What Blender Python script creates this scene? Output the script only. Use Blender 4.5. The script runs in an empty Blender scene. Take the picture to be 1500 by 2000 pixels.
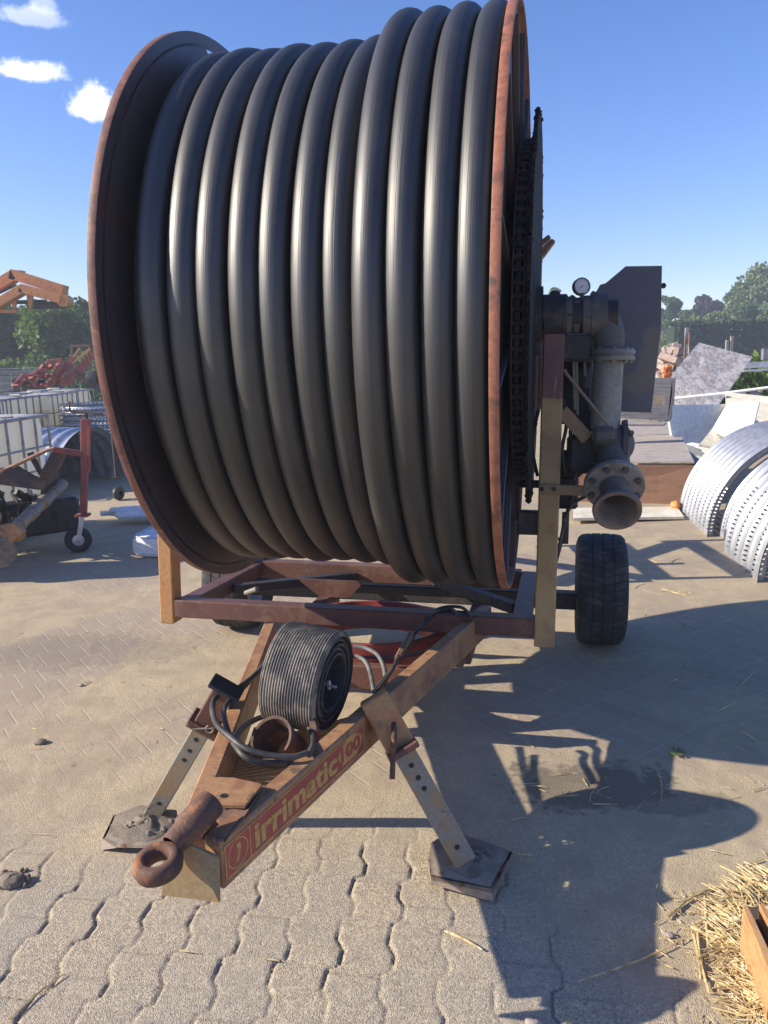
import bpy, math, random
import numpy as np
from mathutils import Matrix, Vector

random.seed(7)
RNG = np.random.default_rng(11)
sc = bpy.context.scene
COL = sc.collection
R_ = math.radians

# ------------------------------------------------------------------ camera
F_PX, PITCH, ROLL, CAM_H = 1520.0, R_(11.4), math.atan2(214, 7515), 1.6
cp, sp, cr, sr = math.cos(PITCH), math.sin(PITCH), math.cos(ROLL), math.sin(ROLL)
FW = np.array([0, cp, -sp]); UP0 = np.array([0, sp, cp]); RT0 = np.array([1.0, 0, 0])
CI = RT0 * cr - UP0 * sr          # image right
CJ = RT0 * sr + UP0 * cr          # image up
CO = np.array([0, 0, CAM_H])
cam_d = bpy.data.cameras.new('camera'); cam = bpy.data.objects.new('camera', cam_d); COL.objects.link(cam)
cam_d.sensor_fit = 'HORIZONTAL'; cam_d.sensor_width = 36.0; cam_d.lens = 36.0 * F_PX / 1500.0
cam_d.clip_start = 0.05; cam_d.clip_end = 3000
cam.matrix_world = Matrix(((CI[0], CJ[0], -FW[0], CO[0]), (CI[1], CJ[1], -FW[1], CO[1]), (CI[2], CJ[2], -FW[2], CO[2]), (0, 0, 0, 1)))
sc.camera = cam

# ------------------------------------------------------------------ light
LIGHT_DIR = Vector((1.93, 0.12, -1.0)).normalized()      # direction the sunlight travels
SUN_EL = math.asin(-LIGHT_DIR.z)
sun_az_vec = -LIGHT_DIR
SUN_ROT = math.atan2(sun_az_vec.x, sun_az_vec.y)
sun_d = bpy.data.lights.new('sun', 'SUN'); sun_d.energy = 5.0; sun_d.angle = R_(0.5); sun_d.color = (1.0, 0.90, 0.74)
sun = bpy.data.objects.new('sun', sun_d); COL.objects.link(sun)
sun.rotation_euler = LIGHT_DIR.to_track_quat('-Z', 'Y').to_euler(); sun.location = (-8, 0, 6)
sc.view_settings.view_transform = 'Standard'; sc.view_settings.look = 'None'
sc.view_settings.gamma = 1.0; sc.view_settings.exposure = 0.76

# ------------------------------------------------------------------ node helpers
class N:
    def __init__(s, tree): s.t = tree
    def new(s, kind, **kw):
        n = s.t.nodes.new(kind)
        for k, v in kw.items():
            if k.startswith('i_'):
                n.inputs[k[2:].replace('_', ' ')].default_value = v
            else: setattr(n, k, v)
        return n
    def link(s, a, b): s.t.links.new(a, b)
    def put(s, v, sock):
        if hasattr(v, 'is_output') or isinstance(v, bpy.types.NodeSocket): s.link(v, sock)
        else: sock.default_value = v
    def math(s, op, a, b=None, c=None, clamp=False):
        n = s.t.nodes.new('ShaderNodeMath'); n.operation = op; n.use_clamp = clamp
        s.put(a, n.inputs[0])
        if b is not None: s.put(b, n.inputs[1])
        if c is not None: s.put(c, n.inputs[2])
        return n.outputs[0]
    def vmath(s, op, a, b=None):
        n = s.t.nodes.new('ShaderNodeVectorMath'); n.operation = op
        s.put(a, n.inputs[0])
        if b is not None: s.put(b, n.inputs[1])
        return n.outputs['Value'] if op in ('DOT_PRODUCT', 'LENGTH', 'DISTANCE') else n.outputs[0]
    def mix(s, f, a, b):
        n = s.t.nodes.new('ShaderNodeMix'); n.data_type = 'RGBA'
        s.put(f, n.inputs[0])
        for v, k in ((a, 6), (b, 7)):
            if isinstance(v, tuple) and len(v) == 3: v = (*v, 1)
            s.put(v, n.inputs[k])
        return n.outputs[2]
    def noise(s, vec, scale, detail=3, rough=0.55, dist=0.0):
        n = s.t.nodes.new('ShaderNodeTexNoise'); n.inputs['Scale'].default_value = scale
        n.inputs['Detail'].default_value = detail; n.inputs['Roughness'].default_value = rough; n.inputs['Distortion'].default_value = dist
        if vec is not None: s.link(vec, n.inputs['Vector'])
        return n.outputs[0]
    def ramp(s, v, lo, hi):
        n = s.t.nodes.new('ShaderNodeMapRange'); n.interpolation_type = 'SMOOTHSTEP'
        s.put(v, n.inputs[0]); n.inputs[1].default_value = lo; n.inputs[2].default_value = hi
        return n.outputs[0]
    def mapping(s, vec, scale=(1, 1, 1), rot=(0, 0, 0), loc=(0, 0, 0)):
        n = s.t.nodes.new('ShaderNodeMapping'); s.link(vec, n.inputs[0])
        n.inputs['Scale'].default_value = scale; n.inputs['Rotation'].default_value = rot; n.inputs['Location'].default_value = loc
        return n.outputs[0]
    def bump(s, h, strength=0.3, dist=0.01, normal=None):
        n = s.t.nodes.new('ShaderNodeBump'); n.inputs['Strength'].default_value = strength; n.inputs['Distance'].default_value = dist
        s.link(h, n.inputs['Height'])
        if normal is not None: s.link(normal, n.inputs['Normal'])
        return n.outputs[0]

def new_mat(name):
    m = bpy.data.materials.new(name); m.use_nodes = True
    n = N(m.node_tree); b = m.node_tree.nodes['Principled BSDF']
    return m, n, b

def surf(name, c1, c2=None, scale=6, lo=0.4, hi=0.65, rough=0.6, metal=0.0, grain=40, bump=0.15, c3=None, s3=2.0, lo3=0.5, hi3=0.62, stretch=(1, 1, 1), spec=0.4, rvar=0.15):
    """weathered surface: base c1, blotches c2, larger patches c3, fine grain in colour and bump"""
    m, n, b = new_mat(name)
    tc = n.new('ShaderNodeTexCoord').outputs['Object']
    v = n.mapping(tc, stretch) if stretch != (1, 1, 1) else tc
    fine = n.noise(v, grain, 4, 0.6)
    col = n.mix(n.ramp(fine, 0.25, 0.75), tuple(x * 0.82 for x in c1), tuple(min(1, x * 1.15) for x in c1))
    if c2 is not None:
        col = n.mix(n.ramp(n.noise(v, scale, 6, 0.62, 0.4), lo, hi), col, c2)
    if c3 is not None:
        col = n.mix(n.ramp(n.noise(n.mapping(v, loc=(3.1, 7.7, 1.3)), s3, 7, 0.68, 0.3), lo3, hi3), col, c3)
    n.link(col, b.inputs['Base Color'])
    b.inputs['Metallic'].default_value = metal
    b.inputs['Specular IOR Level'].default_value = spec
    n.link(n.math('ADD', n.math('MULTIPLY', fine, rvar * 2), rough - rvar), b.inputs['Roughness'])
    if bump: n.link(n.bump(fine, bump, 0.004), b.inputs['Normal'])
    return m

# ------------------------------------------------------------------ sky
world = bpy.data.worlds.new('World'); sc.world = world; world.use_nodes = True
wn = N(world.node_tree)
bg = world.node_tree.nodes['Background']
sky = wn.new('ShaderNodeTexSky', sky_type='NISHITA', sun_disc=False, sun_elevation=SUN_EL, sun_rotation=SUN_ROT, altitude=10.0, air_density=0.9, dust_density=0.25, ozone_density=2.6)
bg.inputs['Strength'].default_value = 0.11
def pix_dir(px, py):
    v = FW + CI * (px - 750) / F_PX + CJ * (1000 - py) / F_PX
    return v / np.linalg.norm(v)
gen = wn.new('ShaderNodeTexCoord').outputs['Generated']
hs = wn.new('ShaderNodeHueSaturation'); hs.inputs['Saturation'].default_value = 1.20; hs.inputs['Value'].default_value = 1.10
wn.link(sky.outputs[0], hs.inputs['Color'])
tint = wn.new('ShaderNodeMix', data_type='RGBA', blend_type='MULTIPLY'); tint.inputs[0].default_value = 1.0; tint.inputs[7].default_value = (0.98, 0.87, 1.06, 1)
wn.link(hs.outputs[0], tint.inputs[6]); skycol = tint.outputs[2]
cl_noise = wn.noise(gen, 26, 7, 0.62, 0.2)
cl_noise2 = wn.noise(wn.mapping(gen, loc=(4, 1, 2)), 60, 6, 0.65)
def cloud(skyc, px, py, wpx, hpx, dens, seed):
    d = Vector(pix_dir(px, py)); r = Vector((d.y, -d.x, 0)).normalized(); u = r.cross(d)
    x = wn.math('DIVIDE', wn.vmath('DOT_PRODUCT', gen, tuple(r)), wpx / F_PX)
    y = wn.math('DIVIDE', wn.math('SUBTRACT', wn.vmath('DOT_PRODUCT', gen, tuple(u)), 0.0), hpx / F_PX)
    y = wn.math('MULTIPLY', y, 1.0)
    # flat base, billowing top
    yy = wn.math('MAXIMUM', y, wn.math('MULTIPLY', y, -1.7))
    d2 = wn.math('SQRT', wn.math('ADD', wn.math('MULTIPLY', x, x), wn.math('MULTIPLY', yy, yy)))
    nz = wn.math('ADD', wn.math('MULTIPLY', wn.math('SUBTRACT', cl_noise, 0.5), 1.5), wn.math('MULTIPLY', wn.math('SUBTRACT', cl_noise2, 0.5), 1.1))
    v = wn.math('SUBTRACT', 1.0, wn.math('ADD', d2, nz))
    front = wn.ramp(wn.vmath('DOT_PRODUCT', gen, tuple(d)), 0.9, 0.95)
    m = wn.math('MULTIPLY', wn.math('MULTIPLY', wn.ramp(v, 0.0, 0.55), dens), front)
    shade = wn.ramp(wn.math('ADD', y, wn.math('MULTIPLY', x, -0.5)), -0.9, 0.7)
    return wn.mix(m, skyc, wn.mix(shade, (6.0, 6.5, 7.4), (8.6, 8.6, 8.6)))
skycol = cloud(skycol, 52, 142, 66, 24, 0.85, 0)
skycol = cloud(skycol, 184, 212, 44, 38, 0.97, 1)
skycol = cloud(skycol, 52, 36, 62, 24, 0.42, 2)
skycol = cloud(skycol, 85, 12, 26, 22, 0.35, 2)
wn.link(skycol, bg.inputs['Color'])

# ------------------------------------------------------------------ pixel -> point helpers (the photograph is 1500x2000)
def ray(px, py): return FW + CI * (px - 750) / F_PX + CJ * (1000 - py) / F_PX
def gz(px, py, z=0.0):
    v = ray(px, py); return CO + v * ((z - CAM_H) / v[2])
def at(px, py, y):
    v = ray(px, py); return CO + v * (y / v[1])
# machine frame: X along the reel axis (to the right), Y to the back, Z up, origin at the reel centre
MC = np.array([-0.029, 3.394, 1.744])
_t, _a, _l = R_(12.7), R_(-3.8), R_(0.914)
_Rz = np.array([[math.cos(_t), math.sin(_t), 0], [-math.sin(_t), math.cos(_t), 0], [0, 0, 1]])
_Rx = np.array([[1, 0, 0], [0, math.cos(_a), -math.sin(_a)], [0, math.sin(_a), math.cos(_a)]])
_Ry = np.array([[math.cos(_l), 0, math.sin(_l)], [0, 1, 0], [-math.sin(_l), 0, math.cos(_l)]])
MM = _Rz @ _Rx @ _Ry
def m2w(x, y, z): return MC + MM @ np.array([x, y, z], float)
def mp(px, py, axis, val):
    o = MM.T @ (CO - MC); v = MM.T @ ray(px, py); return o + v * ((val - o[axis]) / v[axis])
MX, MY, MZ = MM[:, 0], MM[:, 1], MM[:, 2]
WX, WY, WZ = np.eye(3)

# ------------------------------------------------------------------ mesh builder
def unit(v):
    v = np.asarray(v, float); return v / (np.linalg.norm(v) + 1e-12)
def frame_of(d):
    d = unit(d); a = np.array([0, 0, 1.0]) if abs(d[2]) < 0.9 else np.array([1.0, 0, 0])
    x = unit(np.cross(a, d)); return x, np.cross(d, x), d

class MB:
    def __init__(s): s.v = []; s.f = []; s.uv = []; s.mi = []; s.cur = 0
    def face(s, idx, uv=None):
        s.f.append(tuple(idx)); s.uv.append(uv); s.mi.append(s.cur)
    def add(s, pts):
        o = len(s.v); s.v.extend([tuple(map(float, p)) for p in pts]); return o
    def obox(s, c, ax, size, ch=0.0):
        """box at centre c with axes ax (3 unit vectors), full sizes, chamfer ch"""
        c = np.asarray(c, float); X, Y, Z = [np.asarray(a, float) for a in ax]; hx, hy, hz = [q / 2 for q in size]
        if ch <= 0:
            o = s.add([c + X * hx * i + Y * hy * j + Z * hz * k for i in (-1, 1) for j in (-1, 1) for k in (-1, 1)])
            for q in ((0, 1, 3, 2), (4, 6, 7, 5), (0, 4, 5, 1), (2, 3, 7, 6), (0, 2, 6, 4), (1, 5, 7, 3)): s.face([o + i for i in q])
            return s
        ch = min(ch, hx * .9, hy * .9, hz * .9)
        idx = {}
        for i in (-1, 1):
            for j in (-1, 1):
                for k in (-1, 1):
                    for a in range(3):
                        d = [hx - ch, hy - ch, hz - ch]; d[a] += ch
                        idx[(i, j, k, a)] = s.add([c + X * d[0] * i + Y * d[1] * j + Z * d[2] * k])
        for a in range(3):
            b, e = [q for q in range(3) if q != a]
            for sg in (-1, 1):
                q = []
                for (u, w) in ((-1, -1), (1, -1), (1, 1), (-1, 1)):
                    t = [0, 0, 0]; t[a] = sg; t[b] = u; t[e] = w; q.append(idx[(*t, a)])
                s.face(q)
        for a in range(3):
            b, e = [q for q in range(3) if q != a]
            for u in (-1, 1):
                for w in (-1, 1):
                    t0 = [0, 0, 0]; t0[b] = u; t0[e] = w; t1 = list(t0); t0[a] = -1; t1[a] = 1
                    s.face([idx[(*t0, b)], idx[(*t1, b)], idx[(*t1, e)], idx[(*t0, e)]])
        for i in (-1, 1):
            for j in (-1, 1):
                for k in (-1, 1): s.face([idx[(i, j, k, a)] for a in range(3)])
        return s
    def bar(s, a, b, w, h, up=(0, 0, 1), ch=0.003):
        """rectangular bar from a to b; w across, h along up"""
        a = np.asarray(a, float); b = np.asarray(b, float); d = unit(b - a); u = np.asarray(up, float)
        x = unit(np.cross(d, u)); u = np.cross(x, d)
        return s.obox((a + b) / 2, (x, d, u), (w, np.linalg.norm(b - a), h), ch)
    def prism(s, poly, ext):
        """polygon (3-D points) extruded by vector ext"""
        poly = [np.asarray(p, float) for p in poly]; ext = np.asarray(ext, float); n = len(poly)
        o = s.add(poly + [p + ext for p in poly])
        s.face([o + i for i in range(n)]); s.face([o + n + i for i in reversed(range(n))])
        for i in range(n): j = (i + 1) % n; s.face([o + i, o + j, o + n + j, o + n + i])
        return s
    def tube(s, path, r, n=10, closed=False, cap=True, ulen=None, v0=0.0):
        P = [np.asarray(p, float) for p in path]; m = len(P)
        rr = r if hasattr(r, '__len__') else [r] * m
        T = []
        for i in range(m):
            if closed: d = P[(i + 1) % m] - P[i - 1]
            else: d = P[min(i + 1, m - 1)] - P[max(i - 1, 0)]
            T.append(unit(d))
        x, y, _ = frame_of(T[0]); o = len(s.v); acc = 0; us = []
        for i in range(m):
            if i:
                acc += np.linalg.norm(P[i] - P[i - 1]); x = unit(x - T[i] * (x @ T[i])); y = np.cross(T[i], x)
            us.append(acc)
            s.add([P[i] + rr[i] * (math.cos(2 * math.pi * k / n) * x + math.sin(2 * math.pi * k / n) * y) for k in range(n)])
        for i in range(m if closed else m - 1):
            j = (i + 1) % m
            for k in range(n):
                l = (k + 1) % n
                u0, u1 = us[i], us[j] if j else us[i] + 0.05
                s.face([o + i * n + k, o + i * n + l, o + j * n + l, o + j * n + k], [(u0, k / n), (u0, (k + 1) / n), (u1, (k + 1) / n), (u1, k / n)])
        if cap and not closed:
            s.face([o + k for k in reversed(range(n))]); s.face([o + (m - 1) * n + k for k in range(n)])
        return s
    def cyl(s, a, b, r, n=24): return s.tube([a, b], r, n)
    def lathe(s, org, axis, prof, n=32, closed_prof=False, a0=0, a1=2 * math.pi):
        """prof: list of (distance along axis, radius)"""
        x, y, d = frame_of(axis); org = np.asarray(org, float); o = len(s.v); m = len(prof)
        full = abs(a1 - a0 - 2 * math.pi) < 1e-6; k_ = n if full else n + 1
        for i in range(k_):
            t = a0 + (a1 - a0) * i / n; e = math.cos(t) * x + math.sin(t) * y
            s.add([org + d * p[0] + e * p[1] for p in prof])
        L = [0]
        for i in range(1, m): L.append(L[-1] + math.hypot(prof[i][0] - prof[i - 1][0], prof[i][1] - prof[i - 1][1]))
        for i in range(n):
            j = (i + 1) % k_
            for p in range(m if closed_prof else m - 1):
                q = (p + 1) % m
                s.face([o + i * m + p, o + j * m + p, o + j * m + q, o + i * m + q], [(i / n, L[p]), ((i + 1) / n, L[p]), ((i + 1) / n, L[q] if q else L[p] + .01), (i / n, L[q] if q else L[p] + .01)])
        return s
    def ball(s, c, r, nu=12, nv=8, sc_=(1, 1, 1), jit=0.0):
        c = np.asarray(c, float); o = len(s.v); pts = []
        for j in range(nv + 1):
            t = math.pi * j / nv
            for i in range(nu):
                f = 2 * math.pi * i / nu; k = 1 + (random.uniform(-jit, jit) if jit else 0)
                pts.append(c + r * k * np.array([math.sin(t) * math.cos(f) * sc_[0], math.sin(t) * math.sin(f) * sc_[1], math.cos(t) * sc_[2]]))
        s.add(pts)
        for j in range(nv):
            for i in range(nu): k = (i + 1) % nu; s.face([o + j * nu + i, o + (j + 1) * nu + i, o + (j + 1) * nu + k, o + j * nu + k])
        return s
    def grid(s, fn, nu, nv, uv=None):
        o = len(s.v)
        s.add([fn(i / nu, j / nv) for i in range(nu + 1) for j in range(nv + 1)])
        for i in range(nu):
            for j in range(nv):
                q = [(i, j), (i + 1, j), (i + 1, j + 1), (i, j + 1)]
                s.face([o + a * (nv + 1) + b for a, b in q], [uv(a / nu, b / nv) if uv else (a / nu, b / nv) for a, b in q])
        return s
    def obj(s, name, mat, parent=None, smooth=True, ang=35, origin=None):
        V = np.array(s.v)
        if parent is not None:
            root = parent
            mw = ROOT_M[root.name]
            inv = np.linalg.inv(np.array(mw)); V = V @ inv[:3, :3].T + inv[:3, 3]; M = mw
        else:
            if origin is None:
                lo, hi = V.min(0), V.max(0); origin = ((lo[0] + hi[0]) / 2, (lo[1] + hi[1]) / 2, lo[2])
            V = V - np.asarray(origin); M = Matrix.Translation(Vector([float(q) for q in origin]))
        me = bpy.data.meshes.new(name); me.from_pydata(V.tolist(), [], s.f)
        mats = mat if isinstance(mat, (list, tuple)) else [mat]
        for q in mats: me.materials.append(q)
        if len(mats) > 1: me.polygons.foreach_set('material_index', s.mi)
        if any(u is not None for u in s.uv):
            uvl = me.uv_layers.new(name='UVMap'); flat = []
            for f, u in zip(s.f, s.uv): flat.extend(u if u is not None else [(0, 0)] * len(f))
            uvl.data.foreach_set('uv', np.array(flat, float).ravel())
        me.validate()
        import bmesh
        bm = bmesh.new(); bm.from_mesh(me); bmesh.ops.recalc_face_normals(bm, faces=bm.faces); bm.to_mesh(me); bm.free()
        if smooth:
            me.polygons.foreach_set('use_smooth', [True] * len(me.polygons)); me.set_sharp_from_angle(angle=R_(ang))
        ob = bpy.data.objects.new(name, me); COL.objects.link(ob)
        if parent is not None: ob.parent = parent
        else: ob.location = [float(q) for q in origin]
        ROOT_M[ob.name] = M
        return ob
ROOT_M = {}
def tag(o, label, cat, group=None, kind=None):
    if label: o['label'] = label
    if cat: o['category'] = cat
    if group: o['group'] = group
    if kind: o['kind'] = kind
    return o
def thing(name, label, cat, loc, rot3=None, group=None):
    o = bpy.data.objects.new(name, None); COL.objects.link(o); o.empty_display_size = 0.1
    m = np.eye(4)
    if rot3 is not None: m[:3, :3] = rot3
    m[:3, 3] = loc
    M = Matrix(m.tolist()); o.location = M.to_translation(); o.rotation_euler = M.to_euler()
    ROOT_M[o.name] = M
    return tag(o, label, cat, group)
def copy_tree(o, parent=None):
    c = o.copy(); COL.objects.link(c); c.parent = parent
    for ch in list(o.children): copy_tree(ch, c)
    return c

# ------------------------------------------------------------------ materials
M_red = surf('red_oxide_paint', (0.12, 0.052, 0.038), (0.155, 0.085, 0.058), 9, .48, .62, rough=.55, c3=(0.10, 0.045, 0.035), s3=5, lo3=.52, hi3=.6, grain=120)
M_rim = surf('salmon_rim_paint', (0.34, 0.135, 0.08), (0.20, 0.085, 0.055), 14, .48, .62, rough=.55, grain=90, c3=(0.12, .075, .06), s3=9, lo3=.58, hi3=.66)
M_rim2 = surf('brown_rim_paint', (0.21, 0.095, 0.07), (0.13, 0.065, 0.05), 12, .45, .6, rough=.6, grain=90, c3=(0.30, .14, .09), s3=9, lo3=.6, hi3=.68)
M_flange = surf('flange_panel_paint', (0.062, 0.05, 0.056), (0.055, 0.042, 0.045), 5, .42, .62, rough=.42, grain=60, c3=(0.08, .045, .04), s3=3, spec=.6)
M_ochre = surf('ochre_paint', (0.40, 0.215, 0.085), (0.46, 0.17, 0.07), 6, .5, .66, rough=.5, grain=80, c3=(0.28, .12, .06), s3=9, lo3=.58, hi3=.68)
M_draw = surf('worn_orange_drawbar', (0.37, 0.205, 0.10), (0.27, 0.135, 0.075), 10, .46, .6, rough=.5, grain=90, c3=(0.16, .10, .07), s3=13, lo3=.57, hi3=.66)
M_olive = surf('faded_olive_paint', (0.30, 0.215, 0.11), (0.34, .19, .09), 8, .46, .66, rough=.55, grain=80, c3=(0.22, .15, .08), s3=14, lo3=.58, hi3=.68)
M_dark = surf('greasy_dark_steel', (0.035, 0.032, 0.032), (0.07, 0.055, 0.045), 12, .5, .65, rough=.6, grain=60, bump=.4)
M_chain = surf('oily_gear_steel', (0.045, 0.035, 0.03), (0.10, 0.06, 0.045), 20, .48, .62, rough=.55, grain=90, bump=.5)
M_pipe = surf('grey_green_galvanised', (0.24, 0.24, 0.215), (0.17, .165, .15), 7, .45, .62, rough=.55, metal=.15, grain=70, c3=(.30, .25, .18), s3=11, lo3=.58, hi3=.68)
M_cast = surf('dark_cast_iron', (0.10, 0.095, 0.088), (0.15, .125, .10), 14, .48, .62, rough=.65, grain=110, bump=.35)
M_rust = surf('brown_rust', (0.125, 0.066, 0.046), (0.30, 0.125, 0.05), 16, .53, .68, rough=.75, grain=150, bump=.5, c3=(.07, .04, .03), s3=9)
M_steel = surf('bare_leg_steel', (0.26, 0.235, 0.19), (0.32, .22, .12), 9, .5, .62, rough=.5, metal=.2, grain=90, c3=(.14, .11, .08), s3=12, lo3=.58, hi3=.66)
M_dirt = surf('caked_dirt', (0.24, 0.2, 0.155), (0.17, .135, .10), 20, .45, .6, rough=.95, grain=140, bump=.9)
M_rubber = surf('black_rubber_line', (0.035, 0.034, 0.034), (0.09, .085, .08), 9, .52, .68, rough=.5, grain=60)
M_black = surf('dull_black_paint', (0.02, 0.02, 0.022), (0.05, .04, .035), 9, .52, .66, rough=.6, grain=60)
M_guard = surf('dark_guard_sheet', (0.055, 0.048, 0.05), (0.075, .06, .055), 5, .48, .62, rough=.5, grain=50, bump=.1)
M_white = surf('white_plastic', (0.78, 0.78, 0.76), (0.66, .66, .63), 4, .5, .66, rough=.5, grain=30, bump=.05)
M_galv = surf('galvanised_steel', (0.62, 0.64, 0.67), (0.50, .52, .56), 14, .45, .6, rough=.38, metal=.55, grain=50, bump=.08)
M_cage = surf('cage_tube_steel', (0.30, 0.30, 0.33), (0.22, .21, .22), 6, .5, .6, rough=.45, metal=.5, grain=50, bump=.05)
M_orange = surf('orange_machine_paint', (0.62, 0.24, 0.06), (0.5, .19, .06), 5, .5, .6, rough=.5, grain=30, bump=.05)
M_fred = surf('faded_red_paint', (0.29, 0.072, 0.062), (0.19, 0.07, .058), 6, .46, .6, rough=.6, grain=40, c3=(.3, .16, .12), s3=5, lo3=.6, hi3=.68)
M_wood = surf('weathered_grey_wood', (0.40, 0.355, 0.31), (0.29, .25, .215), 5, .44, .6, rough=.85, grain=30, stretch=(1, 9, 9), bump=.3)
M_ply = surf('weathered_plywood_top', (0.42, 0.365, 0.32), (0.25, .205, .175), 6, .5, .66, rough=.85, grain=25, stretch=(1.2, 6, 6), bump=.3)
M_brownply = surf('brown_plywood_side', (0.32, 0.18, 0.115), (0.24, .14, .095), 3, .45, .65, rough=.7, grain=30, stretch=(1, 1, 5), bump=.1)
M_timber = surf('orange_timber', (0.50, 0.29, 0.13), (0.38, .2, .09), 8, .45, .62, rough=.75, grain=40, stretch=(8, 1, 8), bump=.3)
M_board = surf('white_board', (0.80, 0.80, 0.78), (0.72, .72, .70), 3, .5, .7, rough=.6, grain=20, bump=.05)
M_cream = surf('cream_board', (0.68, 0.62, 0.47), (0.76, .72, .6), 4, .45, .65, rough=.7, grain=30, bump=.1)
M_brick = surf('rubble_brick', (0.30, 0.215, 0.18), (0.38, .31, .27), 3, .45, .6, rough=.9, grain=30, bump=.4)
M_brick2 = surf('rubble_stone', (0.36, 0.30, 0.26), (0.26, .2, .17), 3, .45, .6, rough=.9, grain=30, bump=.4)
M_straw = surf('dry_straw', (0.64, 0.50, 0.25), (0.36, .26, .13), 22, .45, .60, c3=(.74, .64, .42), s3=30, lo3=.55, hi3=.62, rough=.6, grain=30, bump=.1)
M_post = surf('post_weathered_iron', (.2, .13, .1), (.34, .34, .36), 3, .5, .55, rough=.6)
def tread_mat():
    m, n, b = new_mat('tyre_tread_rubber')
    tc = n.new('ShaderNodeTexCoord'); uv = n.new('ShaderNodeUVMap').outputs[0]; o = tc.outputs['Object']
    sep = n.new('ShaderNodeSeparateXYZ'); n.link(uv, sep.inputs[0])
    # angled sipes, mirrored about the middle of the tread
    w = n.math('ABSOLUTE', n.math('SUBTRACT', sep.outputs[1], 0.27))
    ph = n.math('FRACT', n.math('ADD', n.math('MULTIPLY', sep.outputs[0], 46.0), n.math('MULTIPLY', w, 7.0)))
    g = n.ramp(n.math('ABSOLUTE', n.math('SUBTRACT', ph, 0.5)), 0.06, 0.13)
    band = n.ramp(w, 0.16, 0.15)
    groove = n.math('SUBTRACT', 1.0, n.math('MULTIPLY', n.math('SUBTRACT', 1.0, g), n.ramp(w, 0.165, 0.155)))
    nz = n.noise(o, 14, 5, .6)
    col = n.mix(n.ramp(nz, .4, .68), (0.04, 0.04, 0.042), (0.085, 0.08, 0.075))
    col = n.mix(groove, (0.034, 0.034, 0.036), col)
    n.link(col, b.inputs['Base Color']); b.inputs['Roughness'].default_value = .8; b.inputs['Specular IOR Level'].default_value = .25
    n.link(n.bump(groove, 0.25, 0.003), b.inputs['Normal'])
    return m
M_tyre = tread_mat()
def hose_mat():
    m, n, b = new_mat('black_polyethylene_hose')
    uv = n.new('ShaderNodeUVMap').outputs[0]; o = n.new('ShaderNodeTexCoord').outputs['Object']
    st = n.noise(n.mapping(uv, (0.9, 95, 1)), 1.0, 4, .65)
    st2 = n.noise(n.mapping(uv, (2.2, 30, 1)), 1.0, 3, .6)
    dust = n.noise(o, 3.2, 5, .6)
    col = n.mix(n.ramp(st, .3, .75), (0.009, 0.0095, 0.0115), (0.028, 0.027, 0.027))
    col = n.mix(n.math('MULTIPLY', n.ramp(dust, .46, .78), .42), col, (0.075, 0.067, 0.058))
    scf = n.math('MULTIPLY', n.ramp(n.noise(n.mapping(uv, (5, 26, 1)), 1.0, 5, .7), .66, .74), n.ramp(n.noise(o, 5.0, 4, .6), .5, .62))
    col = n.mix(n.math('MULTIPLY', scf, .55), col, (0.13, 0.12, 0.105))
    n.link(col, b.inputs['Base Color'])
    n.link(n.math('ADD', n.math('MULTIPLY', st, .16), n.math('ADD', n.math('MULTIPLY', st2, .1), .34)), b.inputs['Roughness'])
    b.inputs['Specular IOR Level'].default_value = .95
    n.link(n.bump(n.math('ADD', st, n.math('MULTIPLY', st2, .6)), .55, .0018), b.inputs['Normal'])
    return m
M_hose = hose_mat()
def rib_mat():
    m, n, b = new_mat('ribbed_grey_rubber')
    o = n.new('ShaderNodeTexCoord').outputs['Object']
    nz = n.noise(o, 12, 6, .65); nz2 = n.noise(o, 70, 4, .6)
    col = n.mix(n.ramp(nz, .40, .62), (0.09, 0.085, 0.08), (0.29, 0.25, 0.195))
    col = n.mix(n.math('MULTIPLY', nz2, .35), col, (0.03, .03, .03))
    n.link(col, b.inputs['Base Color']); b.inputs['Roughness'].default_value = .75
    n.link(n.bump(nz2, .3, .002), b.inputs['Normal'])
    return m
M_rib = rib_mat()
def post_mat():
    m, n, b = new_mat('post_darker_above')
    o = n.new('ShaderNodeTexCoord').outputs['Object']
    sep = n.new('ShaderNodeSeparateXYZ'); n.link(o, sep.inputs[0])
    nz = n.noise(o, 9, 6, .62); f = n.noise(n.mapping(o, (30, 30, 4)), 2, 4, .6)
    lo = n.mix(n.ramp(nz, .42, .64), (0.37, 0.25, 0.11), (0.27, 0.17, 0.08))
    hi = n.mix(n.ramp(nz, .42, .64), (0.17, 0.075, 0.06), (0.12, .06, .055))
    k = n.ramp(n.math('ADD', sep.outputs[2], n.math('MULTIPLY', n.math('SUBTRACT', nz, .5), .02)), 1.744 - .335, 1.744 - .325)  # red-brown above a set height, ochre below it
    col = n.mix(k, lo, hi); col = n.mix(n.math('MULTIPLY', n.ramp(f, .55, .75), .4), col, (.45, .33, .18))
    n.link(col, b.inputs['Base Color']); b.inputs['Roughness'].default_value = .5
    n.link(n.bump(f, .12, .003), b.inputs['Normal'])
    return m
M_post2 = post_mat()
def plain(name, c, rough=.6, metal=0.0):
    m, n, b = new_mat(name)
    o = n.new('ShaderNodeTexCoord').outputs['Object']; nz = n.noise(o, 40, 4, .6)
    n.link(n.mix(nz, tuple(x * .85 for x in c), tuple(min(1, x * 1.12) for x in c)), b.inputs['Base Color'])
    b.inputs['Roughness'].default_value = rough; b.inputs['Metallic'].default_value = metal
    return m
M_stk_red = surf('sticker_red', (0.36, 0.075, 0.06), (0.28, .08, .065), 12, .5, .66, rough=.45, grain=80, bump=.05)
M_stk_yel = surf('sticker_yellow', (0.50, 0.31, 0.10), (0.38, .2, .08), 25, .5, .64, rough=.45, grain=80, bump=.05)
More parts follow.
